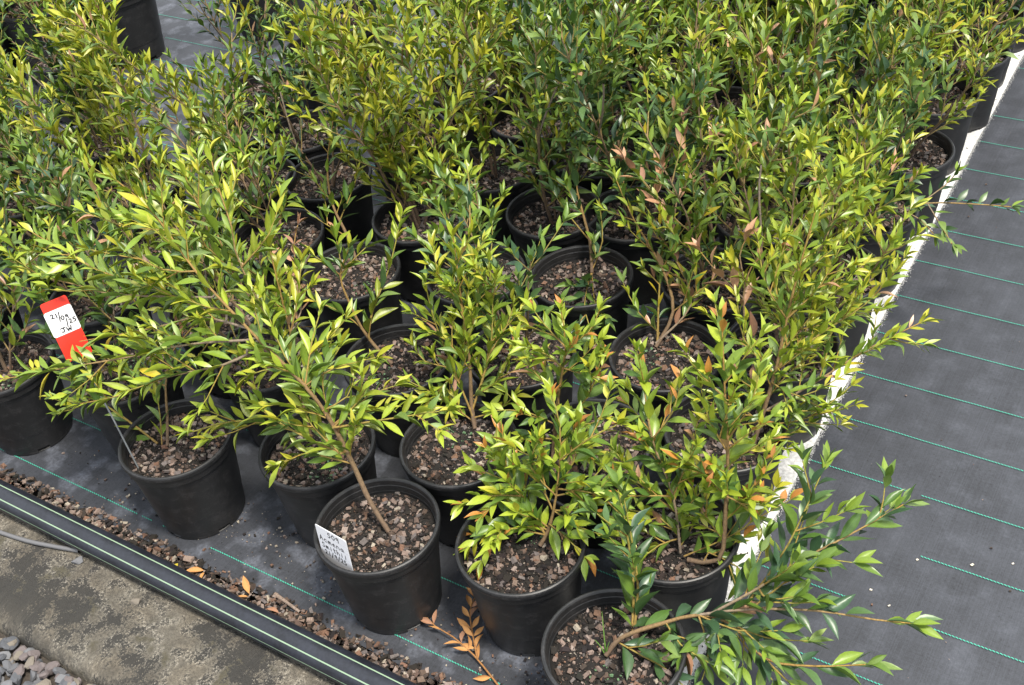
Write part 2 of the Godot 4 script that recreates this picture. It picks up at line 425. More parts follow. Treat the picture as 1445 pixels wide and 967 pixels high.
func write_on(im: Image, text: String, x: float, y: float, w: float, h: float, pen: float, slope := 0.0) -> void:
	var step := w * 1.18
	for k in text.length():
		var ch := text[k]
		if not HAND.has(ch):
			continue
		var ox := x + k * step
		var oy := y + k * step * slope
		for s in HAND[ch]:
			for j in range(0, s.size() - 2, 2):
				var a := Vector2(ox + s[j] * w, oy + s[j + 1] * h)
				var b := Vector2(ox + s[j + 2] * w, oy + s[j + 3] * h)
				var n := int(a.distance_to(b) / 0.7) + 1
				for q in n + 1:
					var p := a.lerp(b, float(q) / n)
					var r := int(ceil(pen)) + 1
					for dy in range(-r, r + 1):
						for dx in range(-r, r + 1):
							var px := int(p.x) + dx
							var py := int(p.y) + dy
							if px < 0 or py < 0 or px >= im.get_width() or py >= im.get_height():
								continue
							var cover := clampf(pen + 0.5 - Vector2(px + 0.5, py + 0.5).distance_to(p), 0, 1)
							if cover > 0:
								var c := im.get_pixel(px, py)
								im.set_pixel(px, py, c.lerp(Color(0.07, 0.07, 0.09), cover * 0.92))

func paper(img: Image) -> StandardMaterial3D:
	var m := StandardMaterial3D.new()
	m.albedo_texture = ImageTexture.create_from_image(img)
	m.roughness = 0.55
	return m

func plain(c: Color, rough: float) -> StandardMaterial3D:
	var m := StandardMaterial3D.new()
	m.albedo_color = c.linear_to_srgb()
	m.roughness = rough
	return m

func tiled(tex: Texture2D, size: float, rough: float, in_world := true) -> StandardMaterial3D:
	var m := StandardMaterial3D.new()
	m.albedo_texture = tex
	m.roughness = rough
	m.uv1_triplanar = true
	m.uv1_world_triplanar = in_world
	m.uv1_scale = Vector3.ONE / size
	return m

func make_materials() -> void:
	var leaf := StandardMaterial3D.new()
	leaf.vertex_color_use_as_albedo = true
	leaf.albedo_texture = leaf_texture()
	leaf.roughness = 0.36
	leaf.metallic_specular = 0.5
	leaf.backlight_enabled = true
	leaf.backlight = Color(0.40, 0.44, 0.12)
	leaf.cull_mode = BaseMaterial3D.CULL_DISABLED
	mats.leaf = leaf
	var dry := leaf.duplicate() as StandardMaterial3D
	dry.backlight_enabled = false
	dry.roughness = 0.8
	mats.dry_leaf = dry
	var bark := StandardMaterial3D.new()
	bark.vertex_color_use_as_albedo = true
	bark.albedo_texture = speck_texture(256, Color(0.9, 0.9, 0.9), 0.9, 0.03, 0.15, 51)
	bark.uv1_triplanar = true
	bark.uv1_scale = Vector3.ONE * 22.0
	bark.roughness = 0.85
	mats.bark = bark
	var chip := bark.duplicate() as StandardMaterial3D
	chip.roughness = 0.9
	chip.uv1_scale = Vector3.ONE * 40.0
	mats.chip = chip
	mats.soil = tiled(speck_texture(256, Color(0.009, 0.007, 0.0055), 1.2, 0.05, 0.2, 53), 0.06, 0.95, false)
	var pot := tiled(plastic_texture(), 0.16, 0.44, false)
	pot.metallic_specular = 0.5
	mats.pot = pot
	mats.cloth = tiled(mat_texture(0.05, 11), 0.7, 0.55)
	mats.bed_cloth = tiled(mat_texture(0.22, 15), 0.7, 0.58)
	var con := concrete_texture()
	var kerb := tiled(con[0], 0.9, 0.92)
	kerb.normal_enabled = true
	kerb.normal_texture = con[1]
	kerb.normal_scale = 0.9
	mats.kerb = kerb
	mats.ground = tiled(speck_texture(512, Color(0.045, 0.037, 0.03), 1.0, 0.02, 0.2, 61), 0.5, 0.95)
	mats.sun_white = tiled(speck_texture(512, Color(0.58, 0.575, 0.56), 0.5, 0.05, 0.3, 63), 0.25, 0.9)  # near-white ground colour that stands in for direct sun
	mats.sun_grain = plain(Color(0.56, 0.555, 0.54), 0.9)
	mats.stitch = plain(Color(0.05, 0.33, 0.24), 0.6)
	var pipe := tiled(speck_texture(512, Color(0.015, 0.017, 0.024), 1.0, 0.012, 0.12, 65), 0.5, 0.40)
	mats.pipe = pipe
	mats.pipe_stripe = plain(Color(0.24, 0.34, 0.23), 0.55)
	mats.hose = plain(Color(0.12, 0.12, 0.125), 0.5)
	mats.red = plain(Color(0.74, 0.032, 0.015), 0.4)
	mats.wire = plain(Color(0.13, 0.14, 0.145), 0.4)
	mats.stone = []
	for c in [Color(0.10, 0.102, 0.11), Color(0.135, 0.137, 0.145), Color(0.12, 0.10, 0.098), Color(0.15, 0.13, 0.105), Color(0.075, 0.079, 0.088)]:
		mats.stone.append(tiled(speck_texture(128, c, 0.5, 0.03, 0.25, 70 + mats.stone.size() * 2), 0.06, 0.85, false))

# ---------------------------------------------------------------- shapes

func leaf_mesh(st_list: Array, fold: float, droop: float, bend: float, twist: float, col: Color) -> ArrayMesh:
	# one leaf along -z, one long and one wide, upper face +y
	var st := begin()
	var rows := []
	for s in st_list:
		var t: float = s[0]
		var hw: float = s[1]
		var cx := bend * t * t
		var cy := -droop * t * t + 0.10 * t * (1.0 - t) * (1.0 - droop)
		var tw := twist * t
		var lift := fold * hw
		var l := Vector3(-hw, lift, 0).rotated(Vector3(0, 0, 1), tw)
		var r := Vector3(hw, lift, 0).rotated(Vector3(0, 0, 1), tw)
		var c := Vector3(cx, cy, -t * (1.0 - 0.25 * absf(droop) * t))
		rows.append([c + l, c, c + r, t])
	st.set_color(col)
	for i in rows.size() - 1:
		var a: Array = rows[i]
		var b: Array = rows[i + 1]
		for side in 2:
			var q := [[a[side], Vector2(side * 0.5, a[3])], [a[side + 1], Vector2(side * 0.5 + 0.5, a[3])], [b[side + 1], Vector2(side * 0.5 + 0.5, b[3])], [b[side], Vector2(side * 0.5, b[3])]]
			var order := [0, 3, 2, 0, 2, 1]
			for k in order:
				st.set_smooth_group(0)
				st.set_uv(q[k][1])
				st.add_vertex(q[k][0])
	st.generate_normals()
	st.index()
	return st.commit()

func make_leaves() -> void:
	var fine := [[0.0, 0.022], [0.07, 0.03], [0.18, 0.25], [0.34, 0.45], [0.50, 0.5], [0.68, 0.38], [0.84, 0.19], [1.0, 0.005]]
	var far := [[0.0, 0.03], [0.10, 0.10], [0.36, 0.47], [0.64, 0.42], [1.0, 0.005]]
	var shapes := [[0.20, 0.04, 0.03, 0.1], [0.34, 0.12, -0.05, -0.25], [0.10, -0.04, 0.05, 0.3], [0.26, 0.20, 0.07, -0.1], [0.42, 0.07, -0.03, 0.15], [0.16, -0.08, 0.0, -0.2]]
	for s in shapes:
		var a := []
		var b := []
		for c in LEAF_COLORS:
			a.append(leaf_mesh(fine, s[0], s[1], s[2], s[3], c))
			b.append(leaf_mesh(far, s[0], s[1], s[2], s[3], c))
		leaf_meshes.append(a)
		leaf_meshes_far.append(b)

func tube(st: SurfaceTool, pts: Array, r0: float, r1: float, col0: Color, col1: Color, sides := 6, knobs := 0.0) -> void:
	var n := pts.size()
	var rings := []
	for i in n:
		var p: Vector3 = pts[i]
		var d: Vector3 = (pts[mini(i + 1, n - 1)] - pts[maxi(i - 1, 0)]).normalized()
		var u := d.cross(Vector3(0.31, 0.2, 0.93)).normalized()
		var v := d.cross(u)
		var t := float(i) / maxf(1.0, n - 1)
		var r := lerpf(r0, r1, t) * (1.0 + knobs * rng.randf_range(-1, 1))
		var ring := []
		for k in sides:
			var a := TAU * k / sides
			ring.append([p + (u * cos(a) + v * sin(a)) * r, u * cos(a) + v * sin(a), col0.lerp(col1, t)])
		rings.append(ring)
	for i in n - 1:
		for k in sides:
			var k2 := (k + 1) % sides
			for w in [rings[i][k], rings[i + 1][k], rings[i + 1][k2], rings[i][k], rings[i + 1][k2], rings[i][k2]]:
				st.set_color(w[2]); st.set_normal(w[1]); st.add_vertex(w[0])
	for e in [[0, -1.0], [n - 1, 1.0]]:
		var ring: Array = rings[e[0]]
		var d: Vector3 = (pts[1] - pts[0] if e[0] == 0 else pts[n - 1] - pts[n - 2]).normalized() * e[1]
		for k in range(1, sides - 1):
			for w in [ring[0], ring[k], ring[k + 1]]:
				st.set_color(w[2]); st.set_normal(d); st.add_vertex(w[0])

func lathe(profile: Array, segs: int, gaps := {}) -> ArrayMesh:
	# profile: [radius, height] pairs; gaps: profile row -> list of segments left open
	var st := begin()
	for i in profile.size() - 1:
		var a: Array = profile[i]
		var b: Array = profile[i + 1]
		var d := Vector2(b[0] - a[0], b[1] - a[1]).normalized()
		for k in segs:
			if gaps.has(i) and gaps[i].has(k):
				continue
			var a0 := TAU * k / segs
			var a1 := TAU * (k + 1) / segs
			var p := []
			for q in [[a, a0], [b, a0], [b, a1], [a, a1]]:
				p.append([Vector3(cos(q[1]) * q[0][0], q[0][1], sin(q[1]) * q[0][0]), Vector3(cos(q[1]) * d.y, -d.x, sin(q[1]) * d.y)])
			for k2 in [0, 2, 1, 0, 3, 2]:
				st.set_normal(p[k2][1]); st.add_vertex(p[k2][0])
	return st.commit()

func chip(st: SurfaceTool, at: Vector3, size: Vector3, b: Basis, col: Color) -> void:
	# a splinter with six uneven faces
	var c := []
	for k in 8:
		var s := Vector3(-0.5 if k & 1 == 0 else 0.5, -0.5 if k & 2 == 0 else 0.5, -0.5 if k & 4 == 0 else 0.5)
		s *= Vector3(rng.randf_range(0.55, 1.1), rng.randf_range(0.6, 1.1), rng.randf_range(0.55, 1.1))
		c.append(at + b * (s * size))
	st.set_color(col)
	for f in [[0, 1, 3, 2], [5, 4, 6, 7], [4, 0, 2, 6], [1, 5, 7, 3], [2, 3, 7, 6], [4, 5, 1, 0]]:
		var nrm: Vector3 = (c[f[2]] - c[f[0]]).cross(c[f[1]] - c[f[0]]).normalized()
		for k in [0, 1, 2, 0, 2, 3]:
			st.set_normal(nrm); st.add_vertex(c[f[k]])

const CHIP_COLORS := [Color(0.045, 0.031, 0.024), Color(0.10, 0.067, 0.05), Color(0.16, 0.112, 0.088), Color(0.22, 0.163, 0.135), Color(0.255, 0.20, 0.172), Color(0.135, 0.115, 0.108), Color(0.022, 0.017, 0.014), Color(0.17, 0.095, 0.062), Color(0.014, 0.011, 0.009), Color(0.018, 0.014, 0.011)]

func chip_color() -> Color:
	if rng.randf() < 0.045:
		return Color(0.36, 0.31, 0.25)
	var c: Color = CHIP_COLORS[rng.randi() % CHIP_COLORS.size()]
	return c * rng.randf_range(0.8, 1.2)

func flat_turn(tilt := 0.45) -> Basis:
	return Basis(Vector3.UP, rng.randf() * TAU) * Basis(Vector3.RIGHT, rng.randf_range(-tilt, tilt)) * Basis(Vector3.BACK, rng.randf_range(-tilt, tilt))

func chips_mesh(count: int, moss: bool) -> ArrayMesh:
	var st := begin()
	var mc := Vector2.from_angle(rng.randf() * TAU) * 0.045
	for i in count:
		var r := 0.091 * sqrt(rng.randf())
		var a := rng.randf() * TAU
		var p := Vector3(cos(a) * r, 0, sin(a) * r)
		p.y = soil_height(p.x, p.z) + 0.0012
		var big := pow(rng.randf(), 5.5)
		var l := lerpf(0.0015, 0.0135, big)
		var sz := Vector3(l, l * rng.randf_range(0.3, 0.6), l * rng.randf_range(0.35, 0.85))
		p.y += sz.y * 0.3
		var col := chip_color()
		if moss and Vector2(p.x, p.z).distance_to(mc) < 0.03 and rng.randf() < 0.55:
			col = Color(0.11, 0.20, 0.10)
			sz *= 0.5
		chip(st, p, sz, flat_turn(0.7), col)
	return st.commit()

func soil_height(x: float, z: float) -> float:
	return 0.160 + 0.004 * wave.get_noise_2d(x * 220.0 + 40.0, z * 220.0) + 0.0016 * wave.get_noise_2d(x * 900.0, z * 900.0)

func soil_mesh() -> ArrayMesh:
	var st := begin()
	var rings := 9
	var segs := 40
	var rows := []
	for i in rings + 2:
		var row := []
		for k in segs + 1:
			var a := TAU * k / segs
			var r := 0.0945 * minf(1.0, float(i) / rings)
			var p := Vector3(cos(a) * r, 0, sin(a) * r)
			if i == rings + 1:
				p = Vector3(cos(a) * 0.0765, 0.006, sin(a) * 0.0765)
			else:
				p.y = soil_height(p.x, p.z)
			row.append(p)
		rows.append(row)
	for i in rings + 1:
		for k in segs:
			for p in [rows[i][k], rows[i][k + 1], rows[i + 1][k + 1], rows[i][k], rows[i + 1][k + 1], rows[i + 1][k]]:
				st.add_vertex(p)
	st.generate_normals()
	return st.commit()

var pot_mesh: ArrayMesh
var rim_mesh: ArrayMesh
var mix_mesh: ArrayMesh
var mulch_meshes := []

func make_pot_meshes() -> void:
	var segs := 60
	var holes := []
	for k in 5:
		for j in 3:
			holes.append((k * 12 + j) % segs)
	var prof := [[0.0, 0.005], [0.070, 0.005], [0.0765, 0.001], [0.0785, 0.0005], [0.0790, 0.009], [0.0797, 0.013], [0.0832, 0.050], [0.0842, 0.0508], [0.0846, 0.056], [0.0945, 0.150], [0.0952, 0.166], [0.0936, 0.166], [0.0928, 0.150], [0.0780, 0.013], [0.0770, 0.009], [0.0755, 0.004]]
	pot_mesh = lathe(prof, segs, {3: holes, 2: holes, 13: holes, 14: holes})
	rim_mesh = lathe([[0.0953, 0.1635], [0.0995, 0.1635], [0.1005, 0.1650], [0.1012, 0.1770], [0.1022, 0.1782], [0.1034, 0.1790], [0.1042, 0.1815], [0.1042, 0.1865], [0.1032, 0.1890], [0.1010, 0.1900], [0.0985, 0.1896], [0.0970, 0.1875], [0.0962, 0.1780], [0.0955, 0.1770], [0.0940, 0.1600]], segs)
	mix_mesh = soil_mesh()
	for k in 5:
		mulch_meshes.append(chips_mesh(1900, k % 2 == 0))

# ---------------------------------------------------------------- plants

func smooth_path(flat: Array) -> Array:
	var c := Curve3D.new()
	c.bake_interval = 0.012
	var pts := []
	for i in range(0, flat.size(), 3):
		pts.append(Vector3(flat[i], flat[i + 1], flat[i + 2]))
	return smooth_points(pts)

func smooth_points(pts: Array) -> Array:
	var out := []
	for i in pts.size() - 1:
		var p0: Vector3 = pts[maxi(i - 1, 0)]
		var p1: Vector3 = pts[i]
		var p2: Vector3 = pts[i + 1]
		var p3: Vector3 = pts[mini(i + 2, pts.size() - 1)]
		var n := maxi(2, int(p1.distance_to(p2) / 0.022))
		for k in n:
			out.append(p1.cubic_interpolate(p2, p0, p3, float(k) / n))
	out.append(pts[-1])
	return out

func along(pts: Array, s: float) -> Array:      # point and direction at length s
	for i in pts.size() - 1:
		var a: Vector3 = pts[i]
		var b: Vector3 = pts[i + 1]
		var l := a.distance_to(b)
		if s <= l or i == pts.size() - 2:
			return [a.lerp(b, clampf(s / l, 0, 1)), (b - a).normalized()]
		s -= l
	return [pts[-1], Vector3.UP]

func length_of(pts: Array) -> float:
	var l := 0.0
	for i in pts.size() - 1:
		l += (pts[i] as Vector3).distance_to(pts[i + 1])
	return l

func side_of(d: Vector3, a: float) -> Vector3:
	var u := d.cross(Vector3(0.17, 0.05, 0.98)).normalized()
	return u * cos(a) + d.cross(u) * sin(a)

func leaf_at(list: Array, at: Vector3, dir: Vector3, stem: Vector3, size: float, wide: float, col: int) -> void:
	dir = dir.normalized()
	var up := (stem * 0.6 + Vector3(0, 0.8, 0) + Vector3(rng.randf_range(-1, 1), 0, rng.randf_range(-1, 1)) * 0.35)
	up = up - dir * up.dot(dir)
	if up.length() < 0.05:
		up = side_of(dir, 1.0)
	up = up.normalized()
	var x := up.cross(-dir).normalized()
	# columns: x across, y up, z backwards along the leaf
	var b := Basis(x * size * wide, up * size * 0.75, -dir * size)
	list.append([Transform3D(b, at), rng.randi() % leaf_meshes.size(), col])

func clothe(list: Array, pts: Array, kind: Dictionary, size: float, from: float, gap: float, keep: float, dead: float) -> void:
	# pairs of leaves along a shoot, each pair turned against the last, and a tuft at the tip
	var total := length_of(pts)
	var s := from
	var turn := rng.randf() * TAU
	while s < total - 0.006:
		var pd := along(pts, s)
		var to_tip := (total - s)
		var young := to_tip < minf(0.030, total * 0.4) or (to_tip < 0.075 and rng.randf() < 0.4)
		var grow := clampf(0.55 + to_tip * 6.0, 0.55, 1.0)
		for k in 2:
			if rng.randf() > keep:
				continue
			var sd := side_of(pd[1], turn + PI * k + rng.randf_range(-0.3, 0.3))
			var ang := rng.randf_range(0.50, 0.98) if not young else rng.randf_range(0.35, 0.75)
			var dir: Vector3 = pd[1] * cos(ang) + sd * sin(ang) + Vector3(0, rng.randf_range(-0.12, 0.22), 0)
			var pal: Array = kind.young if young else kind.mature
			var col: int = pal[rng.randi() % pal.size()]
			if rng.randf() < dead:
				col = [11, 12, 11, 13][rng.randi() % 4]
			leaf_at(list, pd[0], dir, pd[1], size * grow * rng.randf_range(0.72, 1.15), kind.w * rng.randf_range(0.85, 1.2), col)
		s += gap * rng.randf_range(0.8, 1.25)
		turn += PI / 2 + rng.randf_range(-0.25, 0.25)
	var e := along(pts, total)
	for k in 4:
		var sd := side_of(e[1], turn + TAU * k / 4.0)
		var ang := rng.randf_range(0.25, 0.75)
		leaf_at(list, e[0], e[1] * cos(ang) + sd * sin(ang), e[1], size * rng.randf_range(0.45, 0.85), kind.w * 0.95, kind.young[rng.randi() % kind.young.size()])

func twig_path(at: Vector3, dir: Vector3, l: float, rise: float) -> Array:
	var pts := [at]
	var d := dir.normalized()
	var n := maxi(2, int(l / 0.03))
	for k in n:
		d = (d + Vector3(rng.randf_range(-0.12, 0.12), rise / n, rng.randf_range(-0.12, 0.12))).normalized()
		pts.append(pts[-1] + d * l / n)
	return pts

const WOOD := Color(0.15, 0.10, 0.065)
const GREY_WOOD := Color(0.24, 0.19, 0.145)
const TWIG := Color(0.34, 0.21, 0.045)
const GREEN_TWIG := Color(0.30, 0.28, 0.05)

const MARKER := Vector3(-1.620, 0.415, -0.880)

func shades_marker(at: Vector3) -> bool:
	# leaves were pushed aside where the marker stands
	var d := at - MARKER
	var out := Vector3(0.737, 0.546, 0.40).normalized()
	var s := clampf(d.dot(out), -0.03, 0.16)
	return (d - out * s).length() < 0.055

func put_leaves(root: Node3D, leaves: Array, single: int) -> void:
	# up to `single` leaves as parts of their own, the largest first; what is left is one mass
	if single > 0:
		leaves.sort_custom(func(a, b): return a[0].basis.z.length() > b[0].basis.z.length())
	leaves = leaves.filter(func(a): return not shades_marker(root.position + root.scale.x * (a[0] * Vector3(0, 0, -0.5))))
	var rest := begin()
	var any := false
	for i in leaves.size():
		var lf: Array = leaves[i]
		if i < single:
			var o := part("leaf", leaf_meshes[lf[1]][lf[2]], mats.leaf, root)
			o.transform = lf[0]
		else:
			any = true
			rest.append_from(leaf_meshes_far[lf[1]][lf[2]] if single == 0 else leaf_meshes[lf[1]][lf[2]], 0, lf[0])
	if any:
		var f := part("foliage", rest.commit(), mats.leaf, root)
		f.set_meta("kind", "stuff")

func put_pot(root: Node3D, k: int) -> void:
	var turn := rng.randf() * TAU
	var p := part("pot", pot_mesh, mats.pot, root)
	p.rotation.y = turn
	part("rim", rim_mesh, mats.pot, p)
	var m := part("potting_mix", mix_mesh, mats.soil, root)
	m.rotation.y = turn * 1.7
	var c := part("bark_chips", mulch_meshes[k % mulch_meshes.size()], mats.chip, m)
	c.set_meta("kind", "stuff")

func shaped_shrub(root: Node3D, shoots: Array, kind: Dictionary, size: float, o: Dictionary) -> void:
	# a shrub whose shoots are given; the first is the stem
	var leaves := []
	var gap: float = o.get("gap", 0.018)
	var keep: float = o.get("keep", 0.92)
	var dead: float = o.get("dead", 0.02)
	var bare: float = o.get("bare", 0.12)
	var wood := []
	for i in shoots.size():
		var pts := smooth_path(shoots[i])
		if i > 0 and pts[0].y > 0.172:
			# each shoot leaves the wood it grows from
			var best := Vector3.ZERO
			var near := 9.0
			for w in wood:
				var g: float = (w as Vector3).distance_to(pts[0]) + maxf(0.0, w.y - pts[0].y) * 0.5
				if g < near:
					near = g
					best = w
			if near > 0.004:
				pts.push_front(best)
		wood.append_array(pts)
		var l := length_of(pts)
		var st := begin()
		var woody := i == 0 or l > 0.28
		var r0: float = o.get("stem", 0.0042) if i == 0 else (0.0024 if l > 0.2 else 0.0016)
		tube(st, pts, r0, 0.0009, (WOOD if i == 0 else GREY_WOOD) if woody else TWIG.lerp(WOOD, 0.3), GREEN_TWIG if not woody else TWIG, 6, 0.10)
		var from := bare if i == 0 else (0.05 if l > 0.25 else 0.015)
		clothe(leaves, pts, kind, size, from, gap, keep if not (i == 0 and l > 0.3) else keep * 0.75, dead)
		# side twigs
		if l > 0.07:
			var s := maxf(from, 0.07 if l > 0.16 else 0.025)
			while s < l - 0.04:
				if rng.randf() < o.get("twigs", 0.85):
					var pd := along(pts, s)
					var d: Vector3 = pd[1] * 0.75 + side_of(pd[1], rng.randf() * TAU) * 0.75
					var tp := twig_path(pd[0], d, rng.randf_range(0.035, 0.10) * clampf(l / 0.15, 0.6, 1.0), 0.25)
					tube(st, tp, 0.0013, 0.0007, TWIG, GREEN_TWIG, 5)
					clothe(leaves, tp, kind, size * 0.92, 0.015, gap, keep, dead)
				s += rng.randf_range(0.024, 0.045)
		part("stem" if i == 0 else "branch", st.commit(), mats.bark, root)
	if o.has("also"):
		for s in SHOOTS[o.also]:
			var st := begin()
			var pts := smooth_path(s)
			tube(st, pts, 0.0016, 0.0008, GREY_WOOD, TWIG, 6)
			clothe(leaves, pts, KINDS.dead, 0.034, 0.01, 0.017, 0.85, 0.0)
			part("branch", st.commit(), mats.bark, root)
	put_leaves(root, leaves, o.get("single", 300))

func grown_shrub(root: Node3D, kind: Dictionary, size: float, o: Dictionary) -> void:
	# a shrub grown from numbers: stems, side shoots, leaves
	var leaves := []
	var tall: float = o.get("tall", 0.42)
	var lean: Vector3 = o.get("lean", Vector3.ZERO)
	var stems: int = o.get("stems", 3)
	var full: float = o.get("full", 1.0)
	var dead: float = o.get("dead", 0.015)
	var gap: float = o.get("gap", 0.0195)
	for i in stems:
		var a := TAU * i / stems + rng.randf_range(-0.5, 0.5)
		var at := Vector3(cos(a) * 0.008, 0.156, sin(a) * 0.008)
		var spread := rng.randf_range(0.15, 0.52) * (2.2 if o.has("low") else 1.0)
		var dir := Vector3(cos(a) * spread, 0.42 if o.has("low") and i % 3 > 0 else 1.0, sin(a) * spread) + lean
		var h := tall * rng.randf_range(0.75, 1.1)
		var pts := twig_path(at, dir, h, 0.3)
		var st := begin()
		tube(st, pts, rng.randf_range(0.0026, 0.0045), 0.0011, WOOD, GREY_WOOD.lerp(TWIG, 0.4), 6, 0.08)
		clothe(leaves, pts, kind, size, h * 0.55, gap, 0.8, dead)
		var s := rng.randf_range(0.05, 0.09) if not o.has("low") else 0.012
		var turn := rng.randf() * TAU
		while s < h - 0.02:
			var pd := along(pts, s)
			var t := s / h
			for k in 2:
				if rng.randf() > 0.85 * full:
					continue
				var sd := side_of(pd[1], turn + PI * k + rng.randf_range(-0.4, 0.4))
				var ang := rng.randf_range(0.55, 0.95)
				var l: float = rng.randf_range(0.09, 0.22) * (1.0 - 0.45 * t) * o.get("twig", 1.0)
				var tp := twig_path(pd[0], pd[1] * cos(ang) + sd * sin(ang), l, 0.55)
				tube(st, tp, 0.0016, 0.0007, GREY_WOOD.lerp(TWIG, 0.6), GREEN_TWIG, 5)
				clothe(leaves, tp, kind, size, 0.02, gap, 0.86, dead)
			s += rng.randf_range(0.034, 0.054)
			turn += PI / 2 + rng.randf_range(-0.4, 0.4)
		if rng.randf() < 0.35:           # a cut-off stub
			var pd2 := along(pts, h * 0.5)
			var d2: Vector3 = pd2[1] + side_of(pd2[1], rng.randf() * TAU) * 0.5
			tube(st, twig_path(pd2[0], d2, rng.randf_range(0.06, 0.18), 0.4), 0.0022, 0.0018, GREY_WOOD, GREY_WOOD, 6)
		part("stem", st.commit(), mats.bark, root)
	if o.has("also"):                   # shoots that stand out from the rest
		var ek: Dictionary = KINDS[o.get("also_kind", "dead")]
		for i in SHOOTS[o.also].size():
			var st := begin()
			var pts := smooth_path(SHOOTS[o.also][i])
			if i == 0:
				pts.push_front(pts[0] * Vector3(0.3, 0.0, 0.3) + Vector3(0, pts[0].y * 0.6 + 0.04, 0))
				pts.push_front(Vector3(0.006, 0.156, 0))
			tube(st, pts, 0.0024 if i == 0 else 0.0015, 0.0009, GREY_WOOD, TWIG, 6, 0.08)
			clothe(leaves, pts, ek, 0.044 if ek.word != "dead" else 0.056, 0.10 if i == 0 else 0.02, 0.020 if ek.word != "dead" else 0.030, 0.85 if ek.word != "dead" else 0.5, 0.0)
			part("branch", st.commit(), mats.bark, root)
	put_leaves(root, leaves, o.get("single", 0))

# ---------------------------------------------------------------- the setting

func mat_height(x: float, z: float) -> float:
	return -0.0016 + 0.0012 * wave.get_noise_2d(x * 60.0, z * 60.0)

func sheet(x0: float, x1: float, z0: float, z1: float, nx: int, nz: int, ragged: float) -> ArrayMesh:
	# a cloth lying on the ground, its near edge (z1) frayed a little
	var st := begin()
	for j in nz + 1:
		for i in nx + 1:
			var x := lerpf(x0, x1, float(i) / nx)
			var f := float(j) / nz
			var z := lerpf(z1, z0, f * f)
			if j == 0:
				z += ragged * wave.get_noise_2d(x * 90.0, 3.0) + ragged * 0.5 * wave.get_noise_2d(x * 900.0, 7.0)
			st.set_normal(Vector3.UP)
			st.add_vertex(Vector3(x, mat_height(x, z), z))
	for j in nz:
		for i in nx:
			var a := j * (nx + 1) + i
			for k in [a, a + nx + 1, a + nx + 2, a, a + nx + 2, a + 1]:
				st.add_index(k)
	st.generate_normals()
	return st.commit()

func stitch_mesh(x0: float, x1: float, z: float, wear: float, sd: int) -> ArrayMesh:
	# a green thread woven in and out: short slanting stitches
	var st := begin()
	var x := x0
	while x < x1:
		var hidden := wave.get_noise_2d(x * 45.0 + sd * 31.0, sd * 17.0) < wear - 0.5
		if not hidden:
			var y := mat_height(x, z) + 0.0016
			var dz := 0.00095
			var l := 0.0046
			var slant := 0.0007
			var wob := 0.0012 * wave.get_noise_2d(x * 25.0, sd * 9.0)
			var p := [Vector3(x, y, z - dz - slant + wob), Vector3(x + l, y, z - dz + slant + wob), Vector3(x + l, y, z + dz + slant + wob), Vector3(x, y, z + dz - slant + wob)]
			var m: Vector3 = (p[0] + p[1]) * 0.5 + Vector3(0, 0.0006, 0)
			var m2: Vector3 = (p[2] + p[3]) * 0.5 + Vector3(0, 0.0006, 0)
			st.set_normal(Vector3.UP)
			for q in [p[0], m, m2, p[0], m2, p[3], m, p[1], p[2], m, p[2], m2]:
				st.add_vertex(q)
		x += 0.0056
	return st.commit()

